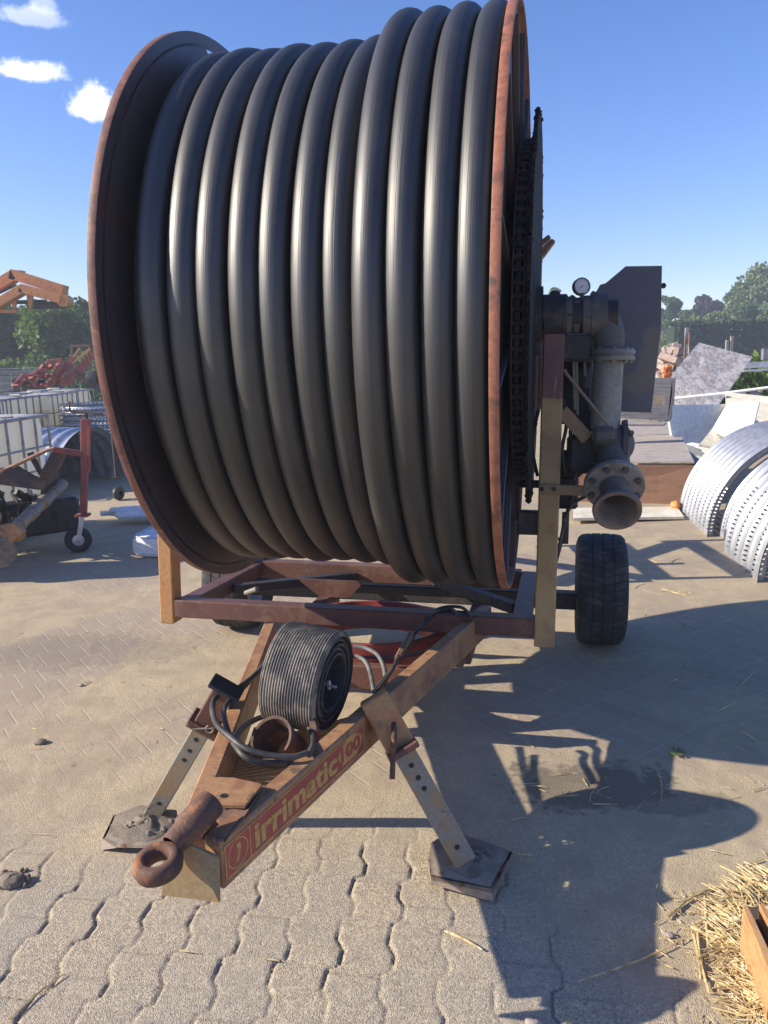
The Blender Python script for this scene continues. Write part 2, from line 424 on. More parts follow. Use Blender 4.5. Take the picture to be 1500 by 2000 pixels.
M_stk_brown = plain('sticker_brown', (0.22, .09, .05), .45)
M_dial = plain('gauge_dial_face', (0.62, .62, .60), .35)

# ------------------------------------------------------------------ ground: one sheet to the horizon, finer and stepped with paver joints near by
def build_ground():
    def axis(segs):
        out = []
        for a, b, n in segs: out.extend(np.linspace(a, b, n, endpoint=False))
        return np.array(out + [segs[-1][1]])
    def geo(a, b, n, k): t = np.linspace(0, 1, n, endpoint=False); return a + (b - a) * (np.exp(k * t) - 1) / (math.exp(k) - 1)
    xs = np.concatenate([-geo(1.75, 900, 60, 7)[::-1][:-1], np.linspace(-1.75, 1.45, 590, endpoint=False), geo(1.45, 900, 60, 7), [900]])
    ys = np.concatenate([-geo(-1.0, 300, 24, 6)[::-1][:-1], np.linspace(1.0, 3.0, 380, endpoint=False), np.linspace(3.0, 7.0, 200, endpoint=False), geo(7.0, 1400, 80, 6), [1400]])
    X, Y = np.meshgrid(xs, ys, indexing='ij')
    def vnoise(x, y, s, seed):
        rs = np.random.default_rng(seed); T = rs.random((256, 256)); u = x * s; v = y * s
        i = np.floor(u).astype(int); j = np.floor(v).astype(int); a = u - i; b = v - j; a = a * a * (3 - 2 * a); b = b * b * (3 - 2 * b)
        g = lambda p, q: T[p % 256, q % 256]
        return (g(i, j) * (1 - a) + g(i + 1, j) * a) * (1 - b) + (g(i, j + 1) * (1 - a) + g(i + 1, j + 1) * a) * b
    def fbm(x, y, s, seed, o=4): return sum(vnoise(x, y, s * 2 ** k, seed + k) * .5 ** k for k in range(o)) / sum(.5 ** k for k in range(o))
    # interlocking pavers: wavy long joints along u, cross joints staggered; turned a little to the left
    a = R_(-9.3); W = 0.147; PER = 0.186
    wob = .006 * (fbm(X, Y, 6, 90, 2) - .5)
    U = X * math.cos(a) + Y * math.sin(a) + wob; V = -X * math.sin(a) + Y * math.cos(a) + wob
    ph = (V / PER) % 1.0
    # sawtooth-like outline: long straight edge, quick jog out, back in at a slant
    off = np.interp(ph, [0, .40, .49, .78, 1.0], [0.0, 0.0, .026, .026, 0.0]) - .012
    q = (U - off + 0.02) / W; col = np.floor(q); fr = q - col
    dj = np.minimum(fr, 1 - fr) * W
    vv = V / PER + .5 * (col % 2) + .18; r2 = vv - np.floor(vv); dc = np.minimum(r2, 1 - r2) * PER
    bid = (col * 57.3 + np.floor(vv) * 13.1) % 7.0
    near = np.clip((2.75 - Y + .5 * (fbm(X, Y, 2.2, 5) - .5)) / .5, 0, 1)
    fill = np.clip((fbm(X + 3, Y + 8, 1.3, 21) - .50) * 4 + (Y - 2.02) * 1.25 + np.clip(X + .05, 0, 1.0) * .9, 0, 1)  # sand lying over the joints
    jd = np.clip(1 - (dj - .0018) / .0042, 0, 1); cd = np.clip(1 - (dc - .001) / .003, 0, 1) * .34
    jfill = np.clip(fbm(X, Y, 8, 55, 3) * 3.4 - 1.45, 0, 1)
    joint = np.maximum(jd * (.12 + .88 * jfill), cd) * near * (1 - fill)
    edge = np.clip(1 - dj / .014, 0, 1) ** 2 * near * (1 - fill)
    tilt = ((np.sin(bid * 9.1) * (fr - .5)) + np.cos(bid * 5.3) * (r2 - .5)) * .0018
    Z = -.0062 * joint - .0022 * edge + (tilt + .0018 * np.sin(bid * 3.7)) * near * (1 - fill)
    flat = np.clip(1 - (np.hypot(X, Y - 3) - 14) / 20, 0, 1)
    fine = (np.abs(X) < 3.0) & (Y > .8) & (Y < 7)
    Z = Z + flat * .02 * (fbm(X, Y, .6, 31, 4) - .5) + np.where(fine, .0035 * (fbm(X, Y, 14, 71, 3) - .5) * (.35 + .9 * np.maximum(fill, 1 - near)), 0)
    nx, ny = len(xs), len(ys)
    co = np.stack([X, Y, Z], -1).reshape(-1, 3)
    I = np.arange(nx * ny).reshape(nx, ny)
    F = np.stack([I[:-1, :-1], I[1:, :-1], I[1:, 1:], I[:-1, 1:]], -1).reshape(-1, 4)
    me = bpy.data.meshes.new('ground'); me.vertices.add(len(co)); me.vertices.foreach_set('co', co.ravel())
    me.loops.add(F.size); me.loops.foreach_set('vertex_index', F.ravel().astype(np.int32))
    me.polygons.add(len(F)); me.polygons.foreach_set('loop_start', np.arange(0, F.size, 4, dtype=np.int32)); me.polygons.foreach_set('loop_total', np.full(len(F), 4, np.int32))
    me.update(calc_edges=True)
    me.polygons.foreach_set('use_smooth', [True] * len(F))
    for nm, arr in (('joint', joint), ('sand', np.maximum(fill, 1 - near)), ('block', bid / 7.0)):
        at_ = me.attributes.new(nm, 'FLOAT', 'POINT'); at_.data.foreach_set('value', arr.ravel().astype(np.float32))
    ob = bpy.data.objects.new('ground', me); COL.objects.link(ob); ob['kind'] = 'structure'; ob['label'] = 'pale sandy concrete block paving of the yard running out to grass'
    m, n, b = new_mat('sandy_block_paving')
    o = n.new('ShaderNodeTexCoord').outputs['Object']
    def attr(k): q = n.new('ShaderNodeAttribute'); q.attribute_name = k; return q.outputs['Fac']
    J, S, Bk = attr('joint'), attr('sand'), attr('block')
    g1 = n.noise(o, 330, 3, .7); g2 = n.noise(o, 120, 4, .65); g3 = n.noise(o, 26, 5, .6); big = n.noise(o, 1.1, 6, .6); mid = n.noise(o, 4.5, 6, .62, .6)
    vor = n.new('ShaderNodeTexVoronoi'); vor.inputs['Scale'].default_value = 210; n.link(o, vor.inputs['Vector'])
    speck = n.ramp(vor.outputs['Distance'], .10, .62)
    pav = n.mix(n.ramp(n.math('ADD', n.math('MULTIPLY', g1, .6), n.math('MULTIPLY', g2, .4)), .36, .63), (0.205, 0.168, 0.118), (0.72, 0.605, 0.43))
    pav = n.mix(n.math('MULTIPLY', n.ramp(g3, .4, .7), .45), pav, (0.30, 0.265, 0.225))
    pav = n.mix(n.math('MULTIPLY', Bk, .35), pav, (0.36, 0.325, 0.275))
    snd = n.mix(n.ramp(g2, .3, .72), (0.43, 0.345, 0.222), (0.65, 0.535, 0.35))
    snd = n.mix(n.math('MULTIPLY', n.ramp(g1, .35, .7), .4), snd, (0.22, 0.185, 0.14))
    snd = n.mix(n.ramp(mid, .40, .62), snd, n.mix(g1, (0.31, 0.245, 0.165), (0.52, 0.425, 0.29)))
    # rectangular bricks showing through the sand further off
    sy = n.new('ShaderNodeSeparateXYZ'); n.link(o, sy.inputs[0])
    br = n.new('ShaderNodeTexBrick'); br.offset = .5
    n.link(n.mapping(o, rot=(0, 0, R_(-36))), br.inputs['Vector'])
    for k, v in (('Scale', 1.0), ('Mortar Size', .005), ('Mortar Smooth', .3), ('Bias', 0.0), ('Brick Width', .112), ('Row Height', .215)): br.inputs[k].default_value = v
    br.inputs['Color1'].default_value = (0.45, 0.355, 0.265, 1); br.inputs['Color2'].default_value = (0.40, 0.315, 0.24, 1); br.inputs['Mortar'].default_value = (0.52, .46, .375, 1)
    bcol = n.mix(n.ramp(g1, .3, .7), n.mix(.45, br.outputs['Color'], (0.19, .16, .135)), br.outputs['Color'])
    bm_ = n.math('MULTIPLY', n.ramp(n.noise(n.mapping(o, loc=(2.3, 5.1, 0)), .85, 5, .55), .46, .56), n.math('MULTIPLY', n.ramp(sy.outputs[1], 2.55, 3.0), n.ramp(sy.outputs[1], 14, 8)))
    snd = n.mix(n.math('MULTIPLY', bm_, n.math('ADD', .25, n.math('MULTIPLY', g3, .9))), snd, bcol)
    col = n.mix(S, pav, snd)
    col = n.mix(n.math('MULTIPLY', J, .5), col, (0.22, 0.185, 0.14))
    # damp oily patch beside the drawbar
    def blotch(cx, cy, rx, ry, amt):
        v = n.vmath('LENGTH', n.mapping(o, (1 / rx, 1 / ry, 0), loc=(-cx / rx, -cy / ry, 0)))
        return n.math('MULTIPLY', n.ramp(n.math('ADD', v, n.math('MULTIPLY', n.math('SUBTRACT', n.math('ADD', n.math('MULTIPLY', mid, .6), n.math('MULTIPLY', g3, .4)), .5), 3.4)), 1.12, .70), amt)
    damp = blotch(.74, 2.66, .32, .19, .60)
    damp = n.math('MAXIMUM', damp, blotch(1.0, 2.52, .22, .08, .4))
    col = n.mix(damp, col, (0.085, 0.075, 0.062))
    col = n.mix(blotch(-1.75, 4.2, .7, .28, .4), col, (0.19, 0.165, 0.14))
    # crumbs of dirt
    crumbs = n.math('MAXIMUM', n.math('MULTIPLY', n.ramp(n.noise(o, 75, 2, .5), .68, .74), n.ramp(mid, .40, .60)), n.math('MULTIPLY', n.ramp(n.noise(n.mapping(o, loc=(9, 3, 0)), 34, 3, .6), .66, .72), n.ramp(n.noise(o, 2.1, 4, .6), .48, .62)))
    col = n.mix(n.math('MULTIPLY', crumbs, .7), col, (0.10, 0.08, 0.06))
    # grass beyond the yard
    gr = n.ramp(n.math('ADD', sy.outputs[1], n.math('MULTIPLY', big, 4)), 23, 27)
    col = n.mix(gr, col, n.mix(mid, (0.05, 0.085, 0.02), (0.13, .16, .05)))
    n.link(col, b.inputs['Base Color']); b.inputs['Roughness'].default_value = .92; b.inputs['Specular IOR Level'].default_value = .2
    h = n.math('ADD', n.math('MULTIPLY', g1, .75), n.math('ADD', n.math('MULTIPLY', speck, .45), n.math('MULTIPLY', g3, .9)))
    h = n.math('SUBTRACT', h, n.math('MULTIPLY', n.math('MULTIPLY', br.outputs['Fac'], bm_), .9))
    n.link(n.bump(h, .75, .0035), b.inputs['Normal'])
    me.materials.append(m)
build_ground()

# ================================================================== THE HOSE REEL MACHINE
base_w = np.array([MC[0], MC[1], 0.0])
reel = thing('irrigation_hose_reel', 'towed hose reel irrigator wound with thick black pipe on a rusty orange drawbar', 'hose reel', base_w, MM)
# shift of colour masks: object space of the reel has its origin on the ground below the reel centre
R, HW, RT = 1.10, 0.589, 0.029
PI2 = 2 * math.pi
def mring(x, r, phi): return m2w(x, -r * math.cos(phi), r * math.sin(phi))

# hose: one continuous pipe, lower layer then four turns of the upper layer
def hose_path():
    pts = []; PT = 112
    lower = [-.478 + .1015 * k for k in range(8)]
    upper = [.2385 + .1005 * k for k in range(4)]
    def turn(x0, x1, r0, r1, frac0=0.0, frac1=1.0):
        for i in range(int(PT * frac0), int(PT * frac1)):
            f = i / PT                      # f=0 at the back of the reel, front at 0.5
            k = min(1, max(0, (f - .80) / .2)); k = k * k * (3 - 2 * k)
            x = x0 + (x1 - x0) * k; r = r0 + (r1 - r0) * k
            a = math.pi + f * PI2 * -1
            r_ = r + .0022 * math.sin(3 * a + x0 * 40) + .0012 * math.sin(7 * a + x0 * 63)
            pts.append(m2w(x + .002 * math.sin(2 * a + x0 * 31), -r_ * math.cos(a), r_ * math.sin(a)))
    rl, ru = 1.024 - .05, 1.098 - .05
    jr = [.0, .003, -.002, .002, -.003, .001, .003, -.001]; jx = [0, .002, -.001, .0015, -.002, .001, -.001, .001]
    lower = [x + d for x, d in zip(lower, jx)]
    for i, x in enumerate(lower):
        nx = lower[i + 1] if i + 1 < len(lower) else upper[0]
        turn(x, nx, rl + jr[i], rl + jr[i + 1] if i + 1 < len(lower) else ru)
    for i, x in enumerate(upper):
        turn(x, upper[i + 1] if i < 3 else x + .012, ru, ru, 0, 1.0 if i < 3 else .78)
    return pts
mb = MB(); mb.tube(hose_path(), .0505, 26); mb.obj('hose', M_hose, reel, ang=60)
# inner turns filling the right-hand side under the upper layer
mb = MB(); mb.lathe(m2w(-HW + .002, 0, 0), MX, [(0, .06), (0, .90), (2 * HW - .004, .90), (2 * HW - .004, .06)], 96); mb.obj('drum', M_dark, reel)

NSEG = 14
HW_R = HW
for sgn in (-1, 1):
    HW = HW_R if sgn > 0 else HW_R + .010
    ax = MX * sgn; o0 = m2w(sgn * HW, 0, 0)
    mb = MB()
    def prad(d):      # panel edge meets the rim ring except at a few slots
        return 1.022 if (76 < d < 91 or 97 < d < 107) else 1.062
    poly = [mring(sgn * HW, prad(d * 1.5), R_(d * 1.5)) for d in range(240)]
    mb.prism(poly, ax * .006)
    # radial stiffeners outside the panel
    for k in range(NSEG):
        a = PI2 * (k + .35) / NSEG
        p, q = mring(sgn * (HW + .018), .12, a), mring(sgn * (HW + .018), 1.05, a)
        mb.bar(p, q, .006, .024, up=ax)
    fl = mb.obj('reel_flange', M_flange, reel)
    mb = MB(); mb.lathe(o0, ax, [(0, 1.052), (0, 1.10), (.002, 1.101), (RT - .002, 1.101), (RT, 1.10), (RT, 1.088), (.006, 1.086), (.006, 1.052)], 128, closed_prof=True)
    mb.mi = [1 if (i % 8) in (0, 7, 6) else 0 for i in range(len(mb.f))]
    mb.obj('flange_rim', [M_rim if sgn > 0 else M_rim2, M_flange], fl)

# chain wheel and lantern gear on the right side
mb = MB(); n_t = 150; prof = []
for k in range(n_t * 2):
    r = .748 if k % 2 else .736
    prof.append(mring(.672, r, PI2 * k / (n_t * 2)))
inner = [mring(.672, .16, PI2 * k / (n_t * 2)) for k in range(n_t * 2)]
o = mb.add(prof + inner + [p + MX * .014 for p in prof] + [p + MX * .014 for p in inner]); n2 = n_t * 2
for k in range(n2):
    l = (k + 1) % n2
    mb.face([o + k, o + l, o + n2 + l, o + n2 + k]); mb.face([o + 2 * n2 + k, o + 3 * n2 + k, o + 3 * n2 + l, o + 2 * n2 + l])
    mb.face([o + k, o + 2 * n2 + k, o + 2 * n2 + l, o + l]); mb.face([o + n2 + k, o + n2 + l, o + 3 * n2 + l, o + 3 * n2 + k])
for k in range(8):
    a = PI2 * (k + .2) / 8; mb.bar(mring(.68, .10, a), mring(.68, .72, a), .05, .012, up=MX)
random.seed(3)
for k in range(150):
    a = random.uniform(0, PI2); mb.ball(mring(.679, random.uniform(.728, .75), a), random.uniform(.006, .012), 6, 4, jit=.3)
mb.obj('chain_wheel', surf('black_greasy_wheel', (.012, .011, .011), (.03, .024, .02), 16, .5, .64, rough=.8, grain=80, bump=.3, spec=.2), reel)
mb = MB()
for x in (.622, .660): mb.lathe(m2w(x, 0, 0), MX, [(0, .58), (0, .662), (.006, .662), (.006, .58)], 96, closed_prof=True)
mb.lathe(m2w(.634, 0, 0), MX, [(0, .10), (0, .645), (.016, .645), (.016, .10)], 64, closed_prof=True)
for k in range(96):
    a = PI2 * k / 96; mb.cyl(mring(.622, .650, a), mring(.666, .650, a), .009, 8)
mb.obj('lantern_gear', M_chain, reel)
for k in range(10):
    a = PI2 * (k + .5) / 10; mb = MB(); mb.bar(mring(.600, .56, a), mring(.674, .56, a), .05, .05, up=mring(0, 1, a) - m2w(0, 0, 0)); mb.obj('gear_bracket', M_dark, reel)
mb = MB(); mb.cyl(m2w(-1.03, 0, 0), m2w(1.0, 0, 0), .062, 24); mb.obj('axle', M_dark, reel)
for sg in (1, -1):
    mb = MB(); mb.lathe(m2w(sg * .60, 0, 0), MX * sg, [(0, .19), (.05, .19), (.06, .12), (.11, .12)], 32); mb.obj('hub', M_dark, reel)

# posts and rectangular frame
PYF, PYB = -.05, .035
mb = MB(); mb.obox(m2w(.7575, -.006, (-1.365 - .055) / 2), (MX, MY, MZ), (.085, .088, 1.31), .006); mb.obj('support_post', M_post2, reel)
mb = MB(); mb.obox(m2w(-.974, -.006, (-1.372 - .055) / 2), (MX, MY, MZ), (.070, .088, 1.317), .006); mb.obj('support_post', M_ochre, reel)
for x in (-.974, .757):
    mb = MB(); mb.obox(m2w(x, 0, -.025), (MX, MY, MZ), (.10, .17, .075), .012); mb.lathe(m2w(x - .05, 0, .0), MX, [(0, .01), (0, .082), (.006, .088), (.094, .088), (.1, .082), (.1, .01)], 28)
    mb.obox(m2w(x, 0, .085), (MX, MY, MZ), (.04, .05, .03), .008); mb.obj('axle_bearing', M_dark, reel)
def fbeam(p, q, w, h, mat=M_red, name='frame_beam', up=MZ): mb = MB(); mb.bar(p, q, w, h, up, .005); return mb.obj(name, mat, reel)
ZB = -1.2975
fbeam(m2w(-.938, -.006, ZB), m2w(.715, -.006, ZB + .012), .086, .082)
fbeam(m2w(-.895, .037, ZB), m2w(-.895, .93, ZB), .08, .08)
fbeam(m2w(.66, .037, ZB + .01), m2w(.66, .93, ZB + .01), .08, .08)
fbeam(m2w(-.855, .90, ZB), m2w(.62, .90, ZB + .01), .08, .10)
# gusset between rear beam and side beam, and slanting chassis plates
fbeam(m2w(-.84, .42, ZB - .012), m2w(-.30, .86, ZB - .012), .06, .05, M_dark)
fbeam(m2w(.62, .36, ZB - .012), m2w(.16, .86, ZB - .012), .06, .05, M_dark)
mb = MB(); mb.prism([m2w(-.52, .50, ZB + .045), m2w(-.16, .50, ZB + .045), m2w(-.24, .50, ZB - .045), m2w(-.40, .50, ZB - .045)], MY * .012); mb.obj('gusset_plate', M_red, reel)
mb = MB()
mb.lathe(m2w(-.03, .10, ZB - .085), MZ, [(0, .30), (0, .37), (.045, .37), (.045, .35), (.02, .34), (.02, .30)], 64, closed_prof=True)
mb.lathe(m2w(-.03, .10, ZB - .165), MZ, [(0, .30), (0, .37), (.06, .37), (.06, .30)], 64, closed_prof=True)
mb.obj('turntable_ring', surf('turntable_red', (.30, .05, .04), (.2, .06, .05), 6, .5, .6, rough=.5, c3=(.12, .06, .05), s3=8, lo3=.55, hi3=.65), reel)

# chassis below the turntable
ch = MB()
ch.bar(m2w(-1.0, .955, -1.42), m2w(.98, .955, -1.40), .09, .09, MZ, .006); ch.obj('axle_beam', M_dark, reel)
fbeam(m2w(-.45, .1, -1.47), m2w(-.45, .95, -1.45), .07, .09, M_red, 'chassis_beam')
fbeam(m2w(.40, .1, -1.47), m2w(.40, .95, -1.45), .07, .09, M_red, 'chassis_beam')
fbeam(m2w(-.47, -.02, -1.455), m2w(.42, -.02, -1.445), .08, .06, M_red, 'chassis_beam')
fbeam(m2w(-.40, -.32, -1.455), m2w(.30, -.32, -1.445), .05, .10, M_red, 'chassis_beam')

# wheels
def wheel(cx, y, r=.305, w=.262):
    c = m2w(cx, y, 0); g = c.copy(); c = np.array([c[0], c[1], r]); 
    # ground centre below the axle end
    k = w / 2
    mb = MB()
    prof = [(-k * .72, r * .60), (-k * .95, r * .70), (-k, r * .82), (-k * .93, r * .92), (-k * .80, r * .972), (-k * .55, r * .992), (-k * .44, r * .994), (-k * .43, r * .982), (-k * .38, r * .982), (-k * .37, r * .997),
            (-k * .04, r), (-k * .03, r * .985), (k * .03, r * .985), (k * .04, r), (k * .37, r * .997), (k * .38, r * .982), (k * .43, r * .982), (k * .44, r * .994), (k * .55, r * .992), (k * .80, r * .972), (k * .93, r * .92), (k, r * .82), (k * .95, r * .70), (k * .72, r * .60)]
    mb.lathe(c, AXW, prof, 64); 
    wh = mb.obj('wheel', M_tyre, reel, ang=50)
    mb = MB(); mb.lathe(c, AXW, [(-k * .72, r * .61), (-k * .6, r * .56), (-k * .2, r * .50), (-k * .2, .05), (-k * .3, .0)], 40)
    mb.lathe(c, AXW, [(k * .72, r * .61), (k * .6, r * .56), (k * .3, r * .50), (k * .25, .06), (k * .5, .055), (k * .5, .0)], 40)
    mb.obj('rim', plain('rim_grey', (.33, .33, .34), .5, .3), wh)
AXW = unit(np.array([MX[0], MX[1], 0]))
wheel(1.02, .975); wheel(-1.09, .955)
mb = MB(); mb.cyl(m2w(.9, .955, -1.40), np.array([*m2w(1.0, .975, 0)[:2], .305]), .03, 12); mb.obj('stub_axle', M_dark, reel)
mb = MB(); mb.cyl(m2w(-.95, .955, -1.42), np.array([*m2w(-1.06, .955, 0)[:2], .305]), .03, 12); mb.obj('stub_axle', M_dark, reel)

# drawbar: two beams closing to the nose
def dbeam(c0, c1, ztop0, ztop1, h, w, mat):
    a = np.array([*c0, ztop0 - h / 2]); b = np.array([*c1, ztop1 - h / 2])
    mb = MB(); mb.bar(a, b, w, h, (0, 0, 1), .006); return mb.obj('drawbar_beam', mat, reel)
NZ = .525
A = gz(432, 1644, NZ); dR = unit(np.array([.487, 1.0, -.03])); nR = unit(np.array([1.0, -.487, 0]))
Rn = np.array([A[0], A[1], NZ]); Lr = 1.98
Rf = Rn + dR * Lr
db = MB(); h = .125; wdt = .052
cA = Rn - nR * wdt / 2 - WZ * h / 2; cB = Rf - nR * wdt / 2 - WZ * h / 2
db.bar(cA, cB, wdt, h, (0, 0, 1), .005); rbeam = db.obj('drawbar_beam', M_draw, reel)
La = (gz(390.6, 1520, .515) + gz(419, 1520, .515)) / 2; Lb = (gz(508, 1234, .465) + gz(531, 1234, .465)) / 2
dL = unit(Lb - La); Ls = La - dL * .245; Lf = Lb + dL * .12
mb = MB(); mb.bar(Ls - WZ * h / 2, Lf - WZ * h / 2, .05, h, (0, 0, 1), .005); mb.obj('drawbar_beam', M_draw, reel)
# nose plate
nb = [gz(317, 1749, .395), gz(428, 1763, .395)]
nt = [gz(318, 1665, .50), gz(374, 1652, .525), gz(426, 1676, .49)]
mb = MB(); mb.prism([nb[0], nb[1], nt[2], nt[1], nt[0]], unit(np.cross(nb[1] - nb[0], WZ)) * -.008); mb.obj('nose_plate', M_olive, reel)
# top plate
tp = [gz(x, y, .531) for x, y in ((384, 1556), (396, 1540), (416, 1523), (455, 1524), (506, 1535), (511, 1538), (478, 1579), (432, 1578), (424, 1566))]
mb = MB(); mb.prism(tp, WZ * .008); mb.obj('top_plate', M_draw, reel)
mb = MB(); hc = gz(437, 1554, .5402); mb.lathe(hc, WZ, [(0, .0095), (.0004, .0095), (.0004, .0001)], 20)
mb.obj('pin_hole', M_black, reel)
# cheek plate beside the eye bar
mb = MB(); mb.prism([gz(426, 1560, .54), gz(512, 1538, .53), gz(480, 1590, .53), gz(440, 1640, .525), gz(414, 1652, .47), gz(394, 1630, .47)], WZ * -.006)
mb.obj('cheek_plate', M_rust, reel)
# tow eye: stepped bar and forged ring
b1 = gz(415, 1566, .585); b0 = gz(347, 1640, .548)
dE = unit(b0 - b1)
mb = MB()
Lb_ = np.linalg.norm(b0 - b1)
mb.lathe(b1, dE, [(0, .002), (0, .033), (.006, .0355), (Lb_ * .74, .0365), (Lb_ * .76, .034), (Lb_ * .78, .0335), (Lb_ * .8, .031), (Lb_ * 1.02, .030), (Lb_ * 1.16, .026)], 32)
rc = gz(309, 1687, .520)
rx = unit(np.array([dE[0], dE[1], 0])); rn = unit(np.cross(rx, np.cross(WZ, rx)) * 1.0); rn = unit(np.array([-.10, -.12, 1.0]))
mb.lathe(rc, rn, [(-.017, .028), (-.021, .034), (-.0215, .043), (-.017, .051), (0, .0555), (.017, .051), (.0215, .043), (.021, .034), (.017, .028), (0, .024)], 48, closed_prof=True)
mb.obj('tow_eye', M_rust, reel, ang=50)

# sticker on the right beam: red strip, yellow border, lettering and the oval number
def on_beam(s, t, lift=.0): return Rn + dR * s + WZ * (-t) + nR * lift   # s along the beam, t down from its top edge
def beam_st(px, py):   # pixel -> (s, t) on the beam's outer face
    v = ray(px, py); nn = np.cross(dR, WZ); tt = ((Rn - CO) @ nn) / (v @ nn); p = CO + v * tt - Rn
    D = np.array([dR, -WZ]).T; s, t = np.linalg.lstsq(D, p, rcond=None)[0]; return s, t
s0 = beam_st(440, 1700)[0]; s1 = beam_st(710, 1440)[0]; sd = beam_st(488, 1640)[0]
t0, t1 = .018, .105
def strip(mb, sa, sb, ta, tb, l0, l1): mb.prism([on_beam(sa, ta, l0), on_beam(sb, ta, l0), on_beam(sb, tb, l0), on_beam(sa, tb, l0)], nR * (l1 - l0))
mb = MB(); strip(mb, s0, s1, t0, t1, .0004, .0014); stk = mb.obj('sticker', M_stk_red, rbeam, smooth=False)
mb = MB(); bw = .0035
for a_, b_, c_, d_ in ((s0, s1, t0, t0 + bw), (s0, s1, t1 - bw, t1), (s0, s0 + bw, t0 + bw, t1 - bw), (s1 - bw, s1, t0 + bw, t1 - bw), (sd - bw / 2, sd + bw / 2, t0 + bw, t1 - bw)): strip(mb, a_, b_, c_, d_, .0014, .0019)
# round emblem with a drop-shaped mark on the front field
def loop(mb, pts, w, l0, l1):
    n = len(pts); c = np.mean(pts, 0)
    for i in range(n):
        a_, b_ = np.array(pts[i]), np.array(pts[(i + 1) % n]); ai, bi = a_ + unit(c - a_) * w, b_ + unit(c - b_) * w
        mb.prism([on_beam(*a_, l0), on_beam(*b_, l0), on_beam(*bi, l0), on_beam(*ai, l0)], nR * (l1 - l0))
ce = ((s0 + sd) / 2, (t0 + t1) / 2); rr = (sd - s0) * .40
loop(mb, [(ce[0] + rr * math.cos(PI2 * k / 28), ce[1] + rr * .92 * math.sin(PI2 * k / 28)) for k in range(28)], .003, .0014, .0019)
mb.prism([on_beam(ce[0] + x * rr, ce[1] - y * rr, .0014) for x, y in ((-.1, .6), (.25, .62), (.3, .2), (.1, -.5), (-.3, -.55), (-.05, .0))], nR * .0005)
mb.obj('sticker_border', M_stk_yel, stk, smooth=False)
def text_part(txt, s_a, s_b, t_a, t_b, mat, name, off, parent, lift):
    cu = bpy.data.curves.new(name, 'FONT'); cu.body = txt; cu.size = 1; cu.offset = off; cu.extrude = .002; cu.resolution_u = 4
    to = bpy.data.objects.new('tmp_text', cu); COL.objects.link(to)
    dg = bpy.context.evaluated_depsgraph_get(); dg.update(); me = to.evaluated_get(dg).to_mesh()
    V = np.array([v.co[:] for v in me.vertices]); F = [tuple(p.vertices) for p in me.polygons]; to.to_mesh_clear if False else None
    bpy.data.objects.remove(to); bpy.data.curves.remove(cu)
    lo, hi = V.min(0), V.max(0); V = (V - lo) / (hi - lo + 1e-9)
    mb = MB(); mb.add([on_beam(s_a + (s_b - s_a) * v[0], t_b + (t_a - t_b) * v[1], lift + .0007 * v[2]) for v in V])
    for f in F: mb.face(f)
    return mb.obj(name, mat, parent, smooth=False)
sW = s1 - sd
text_part('irrimatic', sd + .018, sd + sW * .715, t0 + .012, t1 - .012, M_stk_yel, 'lettering', .03, stk, .0014)
oc = (sd + sW * .855, (t0 + t1) / 2 - .004)
mb = MB(); ow, oh = sW * .125, .036
mb.prism([on_beam(oc[0] + ow * math.cos(PI2 * k / 36), oc[1] + oh * math.sin(PI2 * k / 36), .0014) for k in range(36)], nR * .0004); ov = mb.obj('number_oval', M_stk_yel, stk, smooth=False)
text_part('100', oc[0] - ow * .80, oc[0] + ow * .80, oc[1] - oh * .62, oc[1] + oh * .62, M_stk_red, 'number', .035, stk, .0018)
mb = MB(); mb.prism([on_beam(*q, .0014) for q in ((oc[0] - ow * .7, t1 - .018), (oc[0] + ow * .55, t1 - .014), (oc[0] + ow * .55, t1 - .010), (oc[0] - ow * .7, t1 - .012))], nR * .0005); mb.obj('number_underline', M_stk_yel, stk, smooth=False)

# expanded metal tray between the beams
mb = MB(); zt = .415
tA, tB = Ls + dL * .30, Lf - dL * .98
def tray(u, v):   # u along, v across
    l = tA + (tB - tA) * u; r = Rn + dR * ((.32 + .74 * u)) - nR * .05; p = l + (r - l) * v; return np.array([p[0], p[1], zt - .03 * u])
for k in range(19): mb.bar(tray(k / 18, 0), tray(k / 18, 1), .006, .012)
for k in range(1, 12): mb.bar(tray(0, k / 12) - WZ * .009, tray(1, k / 12) - WZ * .009, .005, .006)
mb.bar(tray(0, 0), tray(0, 1), .03, .03)
mb.obj('tray_grid', M_olive, reel)
# support legs
def leg(top, foot, w, d, side, sleeve_top, sleeve_len, mats, hole_ts, flat_up):
    top, foot = np.asarray(top), np.asarray(foot); L = np.linalg.norm(top - foot); dd = unit(foot - top)
    mb = MB(); mb.bar(top, foot, w, d, flat_up, .004); lg = mb.obj('support_leg', mats[0], reel)
    x = unit(np.cross(dd, flat_up)); u = np.cross(x, dd)
    fdir = u if u @ (CO - top) > 0 else -u
    for t in hole_ts:
        mb = MB(); c = top + dd * t * L + fdir * (d / 2 + .0002); mb.lathe(c, fdir, [(0, .0085), (.0005, .0085), (.0005, .0001)], 16); mb.obj('leg_hole', M_black, lg)
    return lg, x, u, fdir, dd
